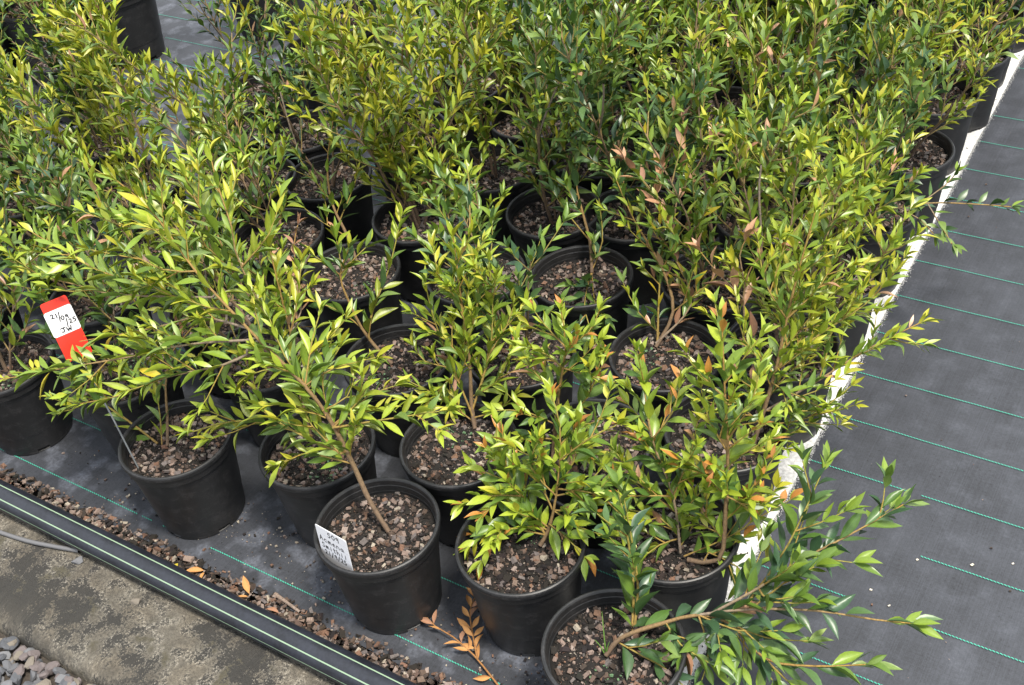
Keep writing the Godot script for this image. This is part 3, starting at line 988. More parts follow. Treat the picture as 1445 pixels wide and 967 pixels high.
func build_ground() -> void:
	var pm := PlaneMesh.new()
	pm.size = Vector2(60, 60)
	var g := structure("ground", pm, mats.ground, "bare brown earth under the weed mat")
	g.position = Vector3(0, -0.045, -10)
	# the two woven mats
	var bed := structure("weed_mat", sheet(-5.2, -0.60, -6.5, -0.787, 220, 120, 0.006), mats.bed_cloth, "black woven weed mat under the potted shrubs")
	var way := structure("path_mat", sheet(-0.604, 2.6, -6.5, -0.60, 150, 120, 0.004), mats.cloth, "dark grey woven weed mat of the path beside the shrubs")
	way.position.y = -0.0045
	var z := -0.829
	var k := 0
	while z > -4.6:
		var b := part("stitch_line", stitch_mesh(-4.4 if z < -1.5 else -2.6, -0.61, z, 0.22 if k > 0 else 0.16, k), mats.stitch, bed)
		b.position.y = 0.0
		var wear := 0.12
		if k == 4:
			wear = 0.60
		elif k == 3 or k == 1:
			wear = 0.20
		var w := part("stitch_line", stitch_mesh(-0.60, 1.1, z, wear, k + 40), mats.stitch, way)
		w.position.y = 0.0
		z -= 0.1345 if k < 4 else 0.1325
		k += 1
	# sliver of direct sun put in as white ground between pots and path
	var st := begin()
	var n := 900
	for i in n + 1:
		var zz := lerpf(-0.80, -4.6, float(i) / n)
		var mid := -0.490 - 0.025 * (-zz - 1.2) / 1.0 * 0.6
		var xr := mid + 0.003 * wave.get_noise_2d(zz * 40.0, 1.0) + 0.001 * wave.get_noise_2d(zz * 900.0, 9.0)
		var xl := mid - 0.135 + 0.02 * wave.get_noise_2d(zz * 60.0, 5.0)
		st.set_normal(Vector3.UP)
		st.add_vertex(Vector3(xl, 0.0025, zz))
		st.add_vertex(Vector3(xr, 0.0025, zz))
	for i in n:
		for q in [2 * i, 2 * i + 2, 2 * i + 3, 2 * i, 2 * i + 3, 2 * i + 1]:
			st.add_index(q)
	var sun_white := structure("painted_sun_strip", st.commit(), mats.sun_white, "narrow white strip of painted sunlight beside the pots")
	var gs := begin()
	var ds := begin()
	for i in 26000:  # white grains thinning outwards, imitating the soft edge of the sunlight
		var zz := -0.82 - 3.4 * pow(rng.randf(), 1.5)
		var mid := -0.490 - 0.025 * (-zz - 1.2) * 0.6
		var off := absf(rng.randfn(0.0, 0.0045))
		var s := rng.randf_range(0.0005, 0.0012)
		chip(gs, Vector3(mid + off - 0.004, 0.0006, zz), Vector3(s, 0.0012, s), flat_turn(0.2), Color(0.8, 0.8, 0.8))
	for i in 2600:
		var zz := -0.82 - 3.4 * pow(rng.randf(), 1.5)
		var mid := -0.490 - 0.025 * (-zz - 1.2) * 0.6
		if wave.get_noise_2d(zz * 130.0, 55.0) < -0.05 and rng.randf() < 0.8:
			continue
		var s := pow(rng.randf(), 3.0) * 0.004 + 0.0009
		chip(ds, Vector3(mid - pow(rng.randf(), 0.8) * 0.12, 0.0030, zz), Vector3(s, s * 0.5, s * 0.7), flat_turn(0.4), Color(0.03, 0.025, 0.02))
	part("sun_edge_grains", gs.commit(), mats.sun_grain, sun_white).set_meta("kind", "stuff")
	part("soil_crumbs", ds.commit(), mats.chip, sun_white).set_meta("kind", "stuff")
	build_kerb()

func build_kerb() -> void:
	var st := begin()
	var nx := 260
	var prof := [[-0.745, -0.012], [-0.73, -0.004], [-0.70, 0.0], [-0.66, 0.001], [-0.62, 0.001], [-0.58, 0.0], [-0.558, -0.001], [-0.543, -0.004], [-0.532, -0.010], [-0.525, -0.020], [-0.522, -0.05]]
	for i in nx + 1:
		var x := lerpf(-2.6, 0.3, float(i) / nx)
		for p in prof:
			var w := wave.get_noise_2d(x * 120.0, p[0] * 500.0)
			var w2 := wave.get_noise_2d(x * 500.0, p[0] * 900.0)
			st.add_vertex(Vector3(x, p[1] + 0.0016 * w + 0.0007 * w2, p[0] + 0.004 * wave.get_noise_2d(x * 60.0, 77.0) + 0.0015 * w2))
	var m := prof.size()
	for i in nx:
		for j in m - 1:
			var a := i * m + j
			for q in [a, a + m, a + m + 1, a, a + m + 1, a + 1]:
				st.add_index(q)
	st.generate_normals()
	structure("concrete_kerb", st.commit(), mats.kerb, "weathered concrete kerb blotched with black lichen")
	# gravel beside the kerb
	var bed := PlaneMesh.new()
	bed.size = Vector2(2.4, 0.5)
	var gb := structure("gravel_bed", bed, mats.ground, "grey gravel beside the concrete kerb")
	gb.position = Vector3(-1.3, -0.038, -0.275)
	var shapes := []
	for k in 8:
		shapes.append(stone_mesh())
	for k in 760:
		var x := rng.randf_range(-0.62, 0.25)
		var zz := -0.236 + 0.26 * pow(rng.randf(), 1.4)
		if k < 60:
			zz = rng.randf_range(-0.242, -0.20)
		if -1.3 + x < -1.95 or x > 0.35 and rng.randf() < 0.5:
			continue
		var o := part("stone", shapes[rng.randi() % 8], mats.stone[rng.randi() % mats.stone.size()], gb)
		var s := rng.randf_range(0.0075, 0.0135)
		o.transform = Transform3D(flat_turn(0.5).scaled_local(Vector3(s * rng.randf_range(1.1, 1.6), s * 0.85, s * 1.2)), Vector3(x, rng.randf_range(0.003, 0.022), zz))
	# bark between mat and pipe
	var bs := begin()
	for k in 4200:
		var x := rng.randf_range(-2.3, -0.55)
		var zz := rng.randf_range(-0.800, -0.742)
		var l := lerpf(0.004, 0.017, pow(rng.randf(), 2.0))
		chip(bs, Vector3(x, rng.randf_range(-0.008, 0.005), zz), Vector3(l, l * 0.35, l * rng.randf_range(0.35, 0.8)), flat_turn(0.6), chip_color())
	var bark := part(numbered("bark_mulch"), bs.commit(), mats.chip, self)
	bark.set_meta("kind", "stuff")
	tag(bark, "brown bark chips between the weed mat edge and the black pipe", "bark mulch")

func stone_mesh() -> ArrayMesh:
	var cuts := []
	for k in 9:
		cuts.append([Vector3(rng.randfn(), rng.randfn(), rng.randfn()).normalized(), rng.randf_range(0.40, 0.75)])
	var sp := SphereMesh.new()
	sp.radius = 1.0
	sp.height = 2.0
	sp.radial_segments = 10
	sp.rings = 5
	var arr := sp.get_mesh_arrays()
	var vs: PackedVector3Array = arr[Mesh.ARRAY_VERTEX]
	var ix: PackedInt32Array = arr[Mesh.ARRAY_INDEX]
	var st := begin()
	st.set_smooth_group(-1)
	for i in ix:
		var v := vs[i]
		for c in cuts:
			var d: float = v.dot(c[0]) - c[1]
			if d > 0:
				v -= c[0] * d
		st.add_vertex(v)
	st.generate_normals()
	return st.commit()

func build_pipe() -> void:
	var r := 0.0265
	var c := Vector3(0, 0.0245, -0.727)
	var root := thing("irrigation_pipe", "thick black poly pipe with pale green stripes lying along the kerb", "pipe", Vector3(-1.2, 0, -0.727))
	var st := begin()
	var pts := []
	for i in 60:
		var x := lerpf(-1.4, 1.6, i / 59.0)
		pts.append(Vector3(x, 0.0245, 0.0015 * sin(x * 3.0)))
	tube(st, pts, r, r, Color.WHITE, Color.WHITE, 40)
	part("wall", st.commit(), mats.pipe, root)
	for deg in [102.0, 49.0, 9.0]:
		var a := deg_to_rad(deg)
		var half := 0.043 if deg > 20.0 else 0.03
		var s2 := begin()
		for i in pts.size() - 1:
			var q := []
			for e in [[i, -1.0], [i + 1, -1.0], [i + 1, 1.0], [i, 1.0]]:
				var b: float = a + half * e[1]
				var n := Vector3(0, sin(b), cos(b))
				q.append([(pts[e[0]] as Vector3) + n * (r + 0.0005), n])
			for k in [0, 2, 1, 0, 3, 2]:
				s2.set_normal(q[k][1]); s2.add_vertex(q[k][0])
		part("stripe", s2.commit(), mats.pipe_stripe, root)
	var hs := begin()
	tube(hs, smooth_points([Vector3(-2.2, 0.006, -0.64), Vector3(-1.95, 0.006, -0.652), Vector3(-1.86, 0.006, -0.660), Vector3(-1.785, 0.006, -0.669), Vector3(-1.712, 0.006, -0.679), Vector3(-1.665, 0.006, -0.690), Vector3(-1.60, 0.005, -0.708)]), 0.0042, 0.0042, Color.WHITE, Color.WHITE, 12)
	var h := part(numbered("drip_hose"), hs.commit(), mats.hose, self)
	tag(h, "thin grey hose lying on the concrete kerb and passing under the pipe", "hose")

func rounded_plate(w: float, h: float, t: float, r: float) -> ArrayMesh:
	# a thin plate standing in x and y, corners rounded, front +z, with texture coordinates
	var st := begin()
	var ring := []
	for c in [[1, 1, 0.0], [-1, 1, PI / 2], [-1, -1, PI], [1, -1, PI * 1.5]]:
		for k in 6:
			var a: float = c[2] + PI / 2 * k / 5.0
			ring.append(Vector2(c[0] * (w / 2 - r) + cos(a) * r, c[1] * (h / 2 - r) + sin(a) * r))
	var n := ring.size()
	for f in [1.0, -1.0]:
		for k in n:
			for p in [Vector2.ZERO, ring[(k + 1) % n], ring[k]]:
				st.set_normal(Vector3(0, 0, f))
				st.set_uv(Vector2(p.x / w + 0.5, 0.5 - p.y / h))
				st.add_vertex(Vector3(p.x, p.y, f * t / 2))
	for k in n:
		var a: Vector2 = ring[k]
		var b: Vector2 = ring[(k + 1) % n]
		var nn := Vector3((a + b).x, (a + b).y, 0).normalized()
		for p in [Vector3(a.x, a.y, t / 2), Vector3(b.x, b.y, t / 2), Vector3(b.x, b.y, -t / 2), Vector3(a.x, a.y, t / 2), Vector3(b.x, b.y, -t / 2), Vector3(a.x, a.y, -t / 2)]:
			st.set_normal(nn); st.set_uv(Vector2.ZERO); st.add_vertex(p)
	return st.commit()

func build_markers() -> void:
	# red date marker on a wire, pushed into a pot
	var foot := Vector3(-1.486, 0.155, -0.823)
	var lo := Vector3(-1.602, 0.355, -0.873)
	var hi := Vector3(-1.634, 0.455, -0.888)
	var root := thing("date_marker", "red plastic marker with a handwritten white sticker on a wire stake", "marker", foot)
	var ws := begin()
	tube(ws, [Vector3.ZERO, (lo - foot) * 0.5 + Vector3(0.002, 0.001, 0), lo - foot, lo.lerp(hi, 0.4) - foot], 0.0016, 0.0016, Color.WHITE, Color.WHITE, 8)
	part("wire", ws.commit(), mats.wire, root)
	var up := (hi - lo).normalized()
	var eye := Vector3(-0.1, 1.35, -0.1)
	var nrm := (eye - lo)
	nrm = (nrm - up * nrm.dot(up)).normalized()
	var b := Basis(up.cross(nrm).normalized(), up, nrm)
	var pl := part("plate", rounded_plate(0.046, 0.112, 0.003, 0.004), mats.red, root)
	pl.transform = Transform3D(b, lo.lerp(hi, 0.5) - foot + nrm * 0.004)
	var im := Image.create(220, 220, false, Image.FORMAT_RGB8)
	im.fill(Color(0.91, 0.91, 0.92))
	write_on(im, "21", 42, 28, 26, 36, 4.2, 0.25)
	write_on(im, "/", 92, 40, 22, 58, 4.0)
	write_on(im, "09", 108, 68, 28, 34, 4.2, 0.1)
	write_on(im, "/", 128, 112, 20, 52, 4.0)
	write_on(im, "25", 154, 116, 26, 36, 4.2, -0.05)
	write_on(im, "JW", 70, 164, 38, 36, 4.4, 0.1)
	var sk := part("sticker", rounded_plate(0.048, 0.047, 0.0006, 0.004), paper(im), pl)
	sk.position = Vector3(-0.0005, 0.016, 0.0020)
	# white name card in the front pot
	var c0 := Vector3(-1.052, 0, -0.815)
	var c1 := Vector3(-0.984, 0, -0.808)
	var mid := (c0 + c1) * 0.5
	var cu := Vector3(-0.02, 1.0, -0.05).normalized()
	var cx := (c1 - c0).normalized()
	var cz := cx.cross(cu).normalized()
	var ci := Image.create(300, 420, false, Image.FORMAT_RGB8)
	ci.fill(Color(0.90, 0.90, 0.91))
	ci.fill_rect(Rect2i(10, 70, 280, 2), Color(0.72, 0.74, 0.78))
	ci.fill_rect(Rect2i(10, 140, 280, 2), Color(0.72, 0.74, 0.78))
	ci.fill_rect(Rect2i(10, 210, 280, 2), Color(0.72, 0.74, 0.78))
	write_on(ci, "509", 110, 22, 34, 44, 3.6, 0.0)
	write_on(ci, "Acmena", 18, 88, 34, 46, 3.4, 0.02)
	write_on(ci, "Smithii", 26, 156, 30, 46, 3.4, 0.02)
	write_on(ci, "21/9/25", 40, 224, 26, 44, 3.4, 0.02)
	var card := part(numbered("name_card"), rounded_plate(0.068, 0.098, 0.0008, 0.002), paper(ci), self)
	card.transform = Transform3D(Basis(cx, cz.cross(cx), cz), mid + Vector3(0, 0.194, 0))
	tag(card, "white handwritten name card standing inside the front pot", "label")

func dry_leaf(parent: Node, at: Vector3, turn: float, size: float, col: int, tilt: float) -> void:
	var o := part("leaf", leaf_meshes[rng.randi() % 6][col], mats.dry_leaf, parent)
	o.transform = Transform3D(Basis(Vector3.UP, turn) * Basis(Vector3.RIGHT, tilt) * Basis(Vector3.BACK, rng.randf_range(-0.7, 0.7)) * Basis.from_scale(Vector3(size * 0.30, size * 0.9, size)), at)

func build_litter() -> void:
	# dead twig on the mat
	var o := Vector3(-0.82, 0, -0.865)
	var root := thing("dead_twig", "dead orange-brown twig with curled leaves lying on the mat between two pots", "twig", o)
	var a := smooth_points([Vector3(-0.745, 0.004, -0.822) - o, Vector3(-0.809, 0.008, -0.850) - o, Vector3(-0.860, 0.012, -0.863) - o, Vector3(-0.899, 0.010, -0.868) - o, Vector3(-0.936, 0.006, -0.884) - o])
	var b := smooth_points([Vector3(-0.800, 0.008, -0.846) - o, Vector3(-0.835, 0.018, -0.885) - o, Vector3(-0.858, 0.020, -0.915) - o, Vector3(-0.868, 0.016, -0.945) - o])
	for p in [a, b]:
		var st := begin()
		tube(st, p, 0.0018, 0.0009, Color(0.32, 0.15, 0.05), Color(0.40, 0.20, 0.07), 6)
		part("stem", st.commit(), mats.bark, root)
		var l := length_of(p)
		var s := 0.02
		while s < l + 0.005:
			var pd := along(p, s)
			for k in 2:
				var d: Vector3 = pd[1]
				var yaw := atan2(-d.x, -d.z) + (0.7 if k == 0 else -0.7) + rng.randf_range(-0.4, 0.4)
				if rng.randf() < (0.9 if p == b else 0.6):
					dry_leaf(root, pd[0], yaw, rng.randf_range(0.022, 0.035), 16 if rng.randf() < 0.8 else 12, rng.randf_range(-0.1, 0.5))
			s += rng.randf_range(0.014, 0.024)
	# fallen leaves on the bark and the mat
	for e in [[-1.347, -0.782, 0.7, 0.040, 16, "orange dead leaf on the bark near the middle of the pipe"], [-1.235, -0.777, -0.6, 0.042, 16, "folded orange dead leaf on the bark beside a pale stick"], [-1.405, -0.772, 1.9, 0.022, 13, "small yellow dead leaf on the bark beside the pipe"], [-1.16, -0.770, 0.2, 0.026, 12, "small brown dead leaf wedged against the pipe"]]:
		var t := thing("fallen_leaf", e[5], "leaf", Vector3(e[0], 0.005, e[1]), "fallen leaves beside the pipe")
		dry_leaf(t, Vector3.ZERO, e[2] + PI / 2, e[3], e[4], 0.25)
		if e[3] > 0.035:
			dry_leaf(t, Vector3(0.002, 0.001, 0.004), e[2] + PI * 0.9, e[3] * 0.6, e[4], 0.1)
	var ss := begin()
	tube(ss, [Vector3(-1.195, 0.004, -0.799), Vector3(-1.165, 0.006, -0.794), Vector3(-1.130, 0.004, -0.789)], 0.0042, 0.0030, Color(0.24, 0.18, 0.14), Color(0.27, 0.21, 0.17), 7, 0.15)
	tag(part(numbered("stick"), ss.commit(), mats.bark, self), "short pale broken stick on the edge of the weed mat", "stick")
	# loose stones on the kerb
	for e in [[-1.585, -0.692, 0.011, 1, "grey pebble on the kerb against the black pipe"], [-1.415, -0.672, 0.009, 3, "tan pebble lying alone on the kerb"]]:
		var p := part(numbered("pebble"), stone_mesh(), mats.stone[e[3]], self)
		p.transform = Transform3D(flat_turn(0.2).scaled_local(Vector3(e[2] * 1.4, e[2] * 0.6, e[2])), Vector3(e[0], e[2] * 0.4, e[1]))
		tag(p, e[4], "pebble")
	# crumbs of potting mix on the mat and white petals on the path
	var cs := begin()
	for k in 900:
		var c: Array = [[-1.6, -0.86, 0.10], [-0.85, -0.90, 0.12], [-1.10, -0.86, 0.13], [-1.32, -0.90, 0.08], [-0.70, -0.86, 0.06], [-0.66, -0.92, 0.05]][rng.randi() % 6]
		var p := Vector3(c[0] + rng.randfn() * c[2], 0.0012, c[1] + rng.randfn() * 0.035)
		if p.z > -0.79:
			continue
		var l := lerpf(0.0012, 0.007, pow(rng.randf(), 4.0))
		chip(cs, p, Vector3(l, l * 0.5, l * 0.7), flat_turn(0.3), chip_color() if rng.randf() < 0.7 else Color(0.38, 0.33, 0.26))
	for k in 260:
		var l := lerpf(0.001, 0.005, pow(rng.randf(), 4.0))
		chip(cs, Vector3(rng.randf_range(-0.46, 0.3), -0.0035, rng.randf_range(-3.4, -0.9)), Vector3(l, l * 0.4, l * 0.7), flat_turn(0.2), chip_color())
	var crumbs := part(numbered("soil_litter"), cs.commit(), mats.chip, self)
	crumbs.set_meta("kind", "stuff")
	tag(crumbs, "scattered crumbs of potting mix on the weed mat", "litter")
	for e in [[-0.168, -1.385, 0.007], [-0.297, -1.264, 0.005], [-0.367, -1.429, 0.0045], [-0.261, -1.246, 0.0045], [-0.344, -1.448, 0.004], [-0.25, -1.357, 0.0045], [-0.111, -1.416, 0.004]]:
		var ps := begin()
		chip(ps, Vector3.ZERO, Vector3(e[2], 0.0014, e[2] * 0.7), flat_turn(0.2), Color(0.72, 0.66, 0.60))
		var p := part(numbered("fallen_petal"), ps.commit(), mats.dry_leaf, self)
		p.position = Vector3(e[0], -0.0040, e[1])
		tag(p, "tiny white fallen petal on the grey path mat", "petal", "white petals on the path mat")

func grass_seedling() -> void:
	var root := thing("grass_seedling", "thin green grass seedling in the pot beside the curved stem", "grass", Vector3(-0.560, 0.160, -0.856))
	for e in [[Vector3(-0.012, 0.075, -0.02)], [Vector3(-0.016, 0.030, 0.0)], [Vector3(0.006, 0.034, -0.004)], [Vector3(0.002, 0.022, -0.006)]]:
		var st := begin()
		var t: Vector3 = e[0]
		tube(st, smooth_points([Vector3.ZERO, t * 0.5 + Vector3(0, 0.006, 0), t]), 0.0013, 0.0003, Color(0.10, 0.22, 0.03), Color(0.16, 0.30, 0.05), 5)
		part("blade", st.commit(), mats.bark, root)

# ---------------------------------------------------------------- all the pots

const ORD := ["first", "second", "third", "fourth", "fifth", "sixth", "seventh", "eighth", "ninth", "tenth", "eleventh", "twelfth", "thirteenth", "fourteenth"]

func pot_rows() -> Array:
	# columns leading away from the kerb, counted from the white strip; each pot: x, z, kind, shoots or "", options
	return [
		[[-0.548, -0.859, "dark", "P3", {"single": 300, "size": 0.060, "gap": 0.025, "twigs": 0.5, "bare": 0.07, "dead": 0.004, "label": "dark green shrub with a thick stem bent out over the path mat"}],
			[-0.566, -1.09, "red", "P21", {"size": 0.047, "gap": 0.018, "twigs": 1.0, "label": "red-tipped lime shrub behind the pot with the bent stem, beside white strip"}],
			[-0.584, -1.331, "lime", "P15", {"size": 0.043, "gap": 0.0155, "twigs": 1.0, "label": "lime green shrub reaching a long shoot across the white strip onto the path"}],
			[-0.585, -1.57, "lime", "", {"tall": 0.42, "stems": 4, "single": 240, "lean": Vector3(0.10, 0, 0), "also": "D5"}], [-0.585, -1.81, "lime", "", {"tall": 0.40, "stems": 4, "single": 200, "lean": Vector3(0.08, 0, 0)}], [-0.585, -2.046, "dark", "", {"tall": 0.40, "single": 200, "also": "D6", "also_kind": "dark"}], [-0.592, -2.29, "olive", "", {"size": 0.042}], [-0.60, -2.544, "lime", "", {}], [-0.59, -2.77, "dark", "", {}], [-0.60, -2.98, "dark", "", {}], [-0.60, -3.21, "dark", "", {}], [-0.61, -3.44, "mid", "", {}]],
		[[-0.767, -0.963, "red", "P2", {"size": 0.050, "twigs": 1.0, "gap": 0.017, "label": "low red-tipped lime shrub in the pot between the name card pot and bent stem"}],
			[-0.775, -1.21, "red", "B2", {"size": 0.046, "twigs": 1.0, "label": "upright red-tipped lime shrub with a straight thin stem behind the low lime shrub"}],
			[-0.759, -1.463, "mid", "P12", {"size": 0.046, "keep": 0.75, "dead": 0.16, "twigs": 0.5, "label": "thin open shrub with long bare stems and brown dead leaves"}],
			[-0.775, -1.70, "mid", "", {"dead": 0.05, "full": 0.8, "single": 160, "also": "D4"}], [-0.77, -1.94, "mid", "", {"dead": 0.08}], [-0.78, -2.17, "lime", "", {}], [-0.78, -2.41, "dark", "", {}], [-0.78, -2.65, "mid", "", {"full": 0.7}], [-0.79, -2.90, "dark", "", {}], [-0.79, -3.14, "mid", "", {}], [-0.79, -3.38, "mid", "", {}]],
		[[-0.999, -0.894, "lime", "P1", {"size": 0.052, "dead": 0.006, "gap": 0.0175, "bare": 0.14, "stem": 0.0048, "twigs": 0.4, "label": "tall lime green shrub leaning far over from the pot with the name card"}],
			[-0.979, -1.106, "lime", "P6", {"size": 0.048, "gap": 0.0145, "twigs": 1.0, "narrow": 0.22, "label": "dense upright lime shrub with narrow leaves behind the name card pot"}],
			[-1.0, -1.36, "dark", "", {"tall": 0.30, "full": 0.8, "single": 150}],
			[-1.016, -1.609, "dark", "P13", {"size": 0.052, "keep": 0.7, "twigs": 0.3, "label": "sparse dark green shrub with broad leaves and much bare potting mix"}],
			[-1.018, -1.845, "dark", "", {"tall": 0.50, "single": 150}], [-1.01, -2.08, "mid", "", {"dead": 0.05}], [-1.01, -2.32, "lime", "", {}], [-1.0, -2.55, "mid", "", {}], [-1.01, -2.79, "mid", "", {}], [-1.02, -3.03, "lime", "", {}], [-1.02, -3.27, "mid", "", {}]],
		[[-1.206, -0.994, "lime", "P5", {"size": 0.052, "also": "D7", "gap": 0.019, "twigs": 0.5, "label": "lime shrub with a sawn-off grey stem between the marker pot and name card pot"}],
			[-1.212, -1.246, "mid", "P7", {"size": 0.060, "twigs": 0.0, "keep": 0.9, "bare": 0.19, "gap": 0.020, "label": "nearly bare brown stem with one rosette of leaves, behind the two lime shrubs"}],
			[-1.228, -1.532, "mid", "", {"tall": 0.26, "full": 0.8, "single": 120}],
			[-1.19, -1.79, "mid", "", {"tall": 0.52, "single": 150}], [-1.21, -2.03, "dark", "", {}], [-1.22, -2.27, "mid", "", {"dead": 0.03}], [-1.22, -2.51, "lime", "", {}], [-1.23, -2.75, "mid", "", {}], [-1.23, -2.99, "mid", "", {}]],
		[[-1.459, -0.898, "mid", "P4", {"size": 0.050, "gap": 0.026, "keep": 0.8, "bare": 0.10, "stem": 0.003, "twigs": 0.3, "label": "thin-stemmed shrub in the pot that holds the red date marker"}],
			[-1.457, -1.148, "mid", "", {"tall": 0.36, "full": 0.7, "single": 140, "lean": Vector3(-0.3, 0, 0)}],
			[-1.469, -1.436, "mid", "P8", {"size": 0.048, "keep": 0.7, "twigs": 0.3, "label": "slight shrub with few leaves in a pot of bare bark, behind the bare brown stem"}],
			[-1.453, -1.66, "olive", "", {"tall": 0.56, "stems": 6, "single": 250, "twig": 0.9}], [-1.40, -1.89, "lime", "", {"tall": 0.52, "single": 120}], [-1.43, -2.12, "olive", "", {}], [-1.43, -2.36, "mid", "", {}], [-1.44, -2.6, "lime", "", {}], [-1.45, -2.85, "mid", "", {}]],
		[[-1.693, -0.997, "dark", "", {"tall": 0.30, "full": 0.7, "single": 120}], [-1.661, -1.227, "mid", "", {"tall": 0.44, "lean": Vector3(-0.25, 0, 0.05), "single": 200}], [-1.708, -1.478, "mid", "", {"tall": 0.42, "full": 0.9, "lean": Vector3(-0.2, 0, 0), "single": 150}], [-1.748, -1.715, "dark", "", {"tall": 0.26, "full": 0.55, "size": 0.036}], [-1.71, -1.96, "mid", "", {"tall": 0.36}], [-1.68, -2.2, "lime", "", {}], [-1.69, -2.45, "mid", "", {}]],
		[[-1.953, -0.904, "mid", "", {"tall": 0.30, "single": 120}], [-1.93, -1.15, "dark", "", {"tall": 0.36, "lean": Vector3(-0.2, 0, 0.1), "single": 160}], [-1.95, -1.40, "olive", "", {"tall": 0.60, "lean": Vector3(-0.55, 0, 0.05), "single": 240, "twig": 0.6, "size": 0.055}], [-1.925, -1.639, "olive", "", {"tall": 0.62, "full": 0.8, "lean": Vector3(-0.6, 0, 0), "twig": 0.55, "single": 200, "size": 0.055}], [-1.954, -1.86, "dark", "", {"tall": 0.28, "full": 0.6}]],
		[[-2.19, -1.0, "mid", "", {"tall": 0.36, "lean": Vector3(-0.1, 0, 0)}], [-2.18, -1.25, "mid", "", {"tall": 0.42, "lean": Vector3(-0.25, 0, 0)}], [-2.18, -1.52, "olive", "", {"tall": 0.50, "lean": Vector3(-0.45, 0, 0), "twig": 0.7, "size": 0.053}], [-2.154, -1.79, "dark", "", {"tall": 0.20, "full": 0.5}], [-2.203, -2.0, "dark", "", {"tall": 0.42, "full": 0.8, "size": 0.034}], [-2.2, -2.24, "dark", "", {"tall": 0.34, "size": 0.034}], [-2.244, -2.45, "mid", "", {"tall": 0.30, "dead": 0.3, "full": 0.6}]],
		[[-2.43, -1.12, "mid", "", {"tall": 0.40}], [-2.42, -1.37, "mid", "", {"tall": 0.44, "lean": Vector3(-0.2, 0, 0)}], [-2.46, -1.62, "dark", "", {"tall": 0.34}]],
		[[-2.68, -1.26, "mid", "", {"tall": 0.38}], [-2.70, -1.52, "dark", "", {"tall": 0.38}]],
	]

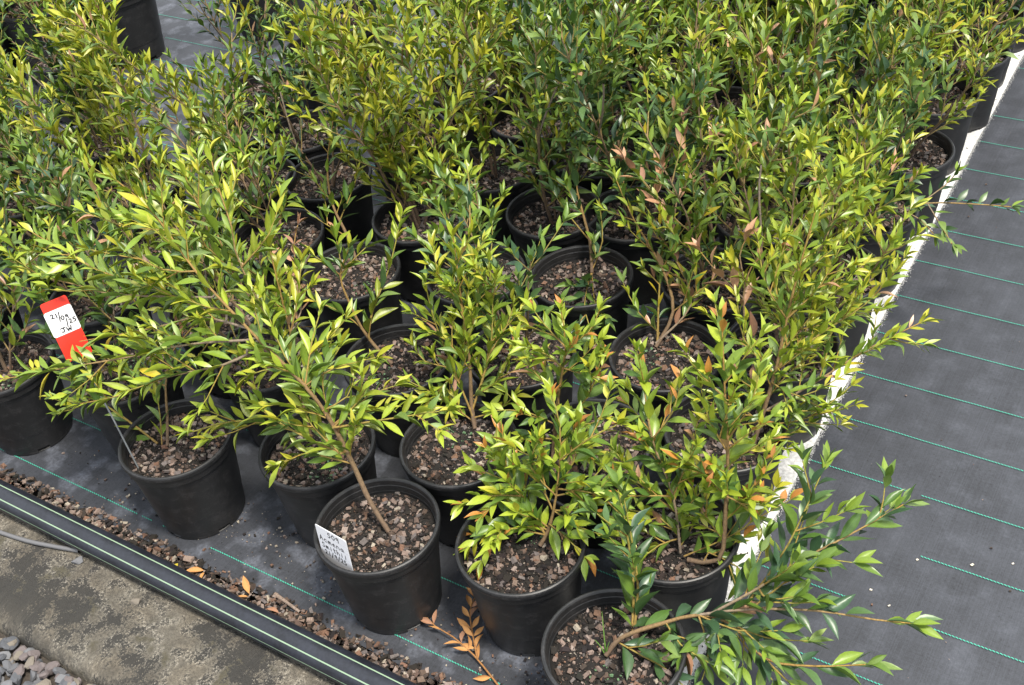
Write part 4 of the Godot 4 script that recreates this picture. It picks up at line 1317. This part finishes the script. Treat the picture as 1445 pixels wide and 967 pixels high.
func build_pots() -> void:
	var cols := pot_rows()
	var n := 0
	for c in cols.size():
		for r in cols[c].size():
			var e: Array = cols[c][r]
			rng.seed = 1000 + c * 40 + r
			var o: Dictionary = e[4]
			var kind: Dictionary = KINDS[e[2]].duplicate()
			if o.has("narrow"):
				kind.w = o.narrow
			var label: String = "%s shrub in black pot, %s from the pipe in %s column from white strip" % [kind.word, ORD[r], ORD[c]]
			if o.has("label"):
				label = o.label
			var root := thing("potted_shrub", label, "potted plant", Vector3(e[0] + (0.0 if e[3] != "" else rng.randf_range(-0.008, 0.008)), 0, e[1]), "potted shrubs massed on the weed mat")
			put_pot(root, n)
			var size: float = o.get("size", 0.048 if e[2] != "olive" else 0.053)
			if e[3] != "":
				shaped_shrub(root, SHOOTS[e[3]], kind, size, o)
			else:
				if not o.has("tall"):
					o["tall"] = rng.randf_range(0.42, 0.60)
				grown_shrub(root, kind, size, o)
			n += 1
	# larger pots of another bed behind the gap
	var far := [[-2.95, -1.95, 1.0, "dark", 0.16, "small black pot of pale mix with a stub, beside the large golden shrub pots"], [-3.22, -2.12, 1.3, "mid", 0.26, "green shrub in a large black pot behind the small pot of pale mix"], [-3.08, -2.30, 1.25, "golden", 0.17, "golden small-leaved shrub in a large black pot behind the gap"], [-3.42, -1.98, 1.4, "golden", 0.24, "golden yellow shrub in a large pot beside the green shrub behind the gap"], [-3.45, -2.45, 1.5, "dark", 0.3, "dark shrub in a large black pot behind the golden shrubs"], [-2.75, -2.62, 1.4, "dark", 0.26, "dark shrub in a large black pot at the far end of the gap"]]
	for f in far:
		rng.seed = 5000 + n
		var kd: Dictionary = {"young": [1, 13, 1, 0], "mature": [0, 1, 2, 8], "w": 0.5} if f[3] == "golden" else KINDS[f[3]]
		var root := thing("potted_shrub", f[5], "potted plant", Vector3(f[0], 0, f[1]), "larger pots behind the gap")
		root.scale = Vector3.ONE * f[2]
		put_pot(root, n)
		grown_shrub(root, kd, 0.022 if f[3] == "golden" else 0.034, {"tall": f[4], "stems": 9 if f[3] == "golden" else 6, "gap": 0.009 if f[3] == "golden" else 0.018, "full": 0.15 if f[4] < 0.2 else 1.15, "low": true})
		n += 1

func _ready() -> void:
	rng.seed = 20250921
	wave.seed = 5
	wave.frequency = 0.05
	# camera: eye height 1.6 m, looking down over the bed
	var cam := Camera3D.new()
	cam.name = "camera"
	cam.fov = 32.195
	cam.near = 0.05
	cam.far = 200.0
	cam.transform = Transform3D(Basis(Vector3(0.846689, -0.113327, -0.519880), Vector3(-0.262184, 0.761349, -0.592964), Vector3(0.463009, 0.638361, 0.614913)), Vector3(0, 1.61556, 0))
	add_child(cam)
	cam.current = true
	# bright overcast sky
	var sky_mat := ProceduralSkyMaterial.new()
	sky_mat.sky_top_color = Color(0.93, 0.95, 0.98)
	sky_mat.sky_horizon_color = Color(0.80, 0.83, 0.87)
	sky_mat.sky_curve = 0.25
	sky_mat.ground_bottom_color = Color(0.30, 0.29, 0.27)
	sky_mat.ground_horizon_color = Color(0.55, 0.55, 0.54)
	sky_mat.sky_energy_multiplier = 0.72
	var sky := Sky.new()
	sky.sky_material = sky_mat
	var env := Environment.new()
	env.background_mode = Environment.BG_SKY
	env.sky = sky
	env.tonemap_mode = Environment.TONE_MAPPER_LINEAR
	env.tonemap_exposure = 3.85
	env.sdfgi_enabled = true
	env.ssao_enabled = true
	env.ssil_enabled = true
	var we := WorldEnvironment.new()
	we.name = "world_environment"
	we.environment = env
	add_child(we)
	var sun := DirectionalLight3D.new()
	sun.name = "sun"
	sun.light_energy = 0.5
	sun.light_angular_distance = 12.0
	sun.light_color = Color(1.0, 0.97, 0.92)
	sun.shadow_enabled = true
	add_child(sun)
	sun.look_at_from_position(Vector3(0.55, 1.3, 0.10), Vector3.ZERO, Vector3.RIGHT)
	make_materials()
	make_leaves()
	make_pot_meshes()
	build_ground()
	build_pipe()
	build_pots()
	rng.seed = 77
	build_markers()
	grass_seedling()
	build_litter()
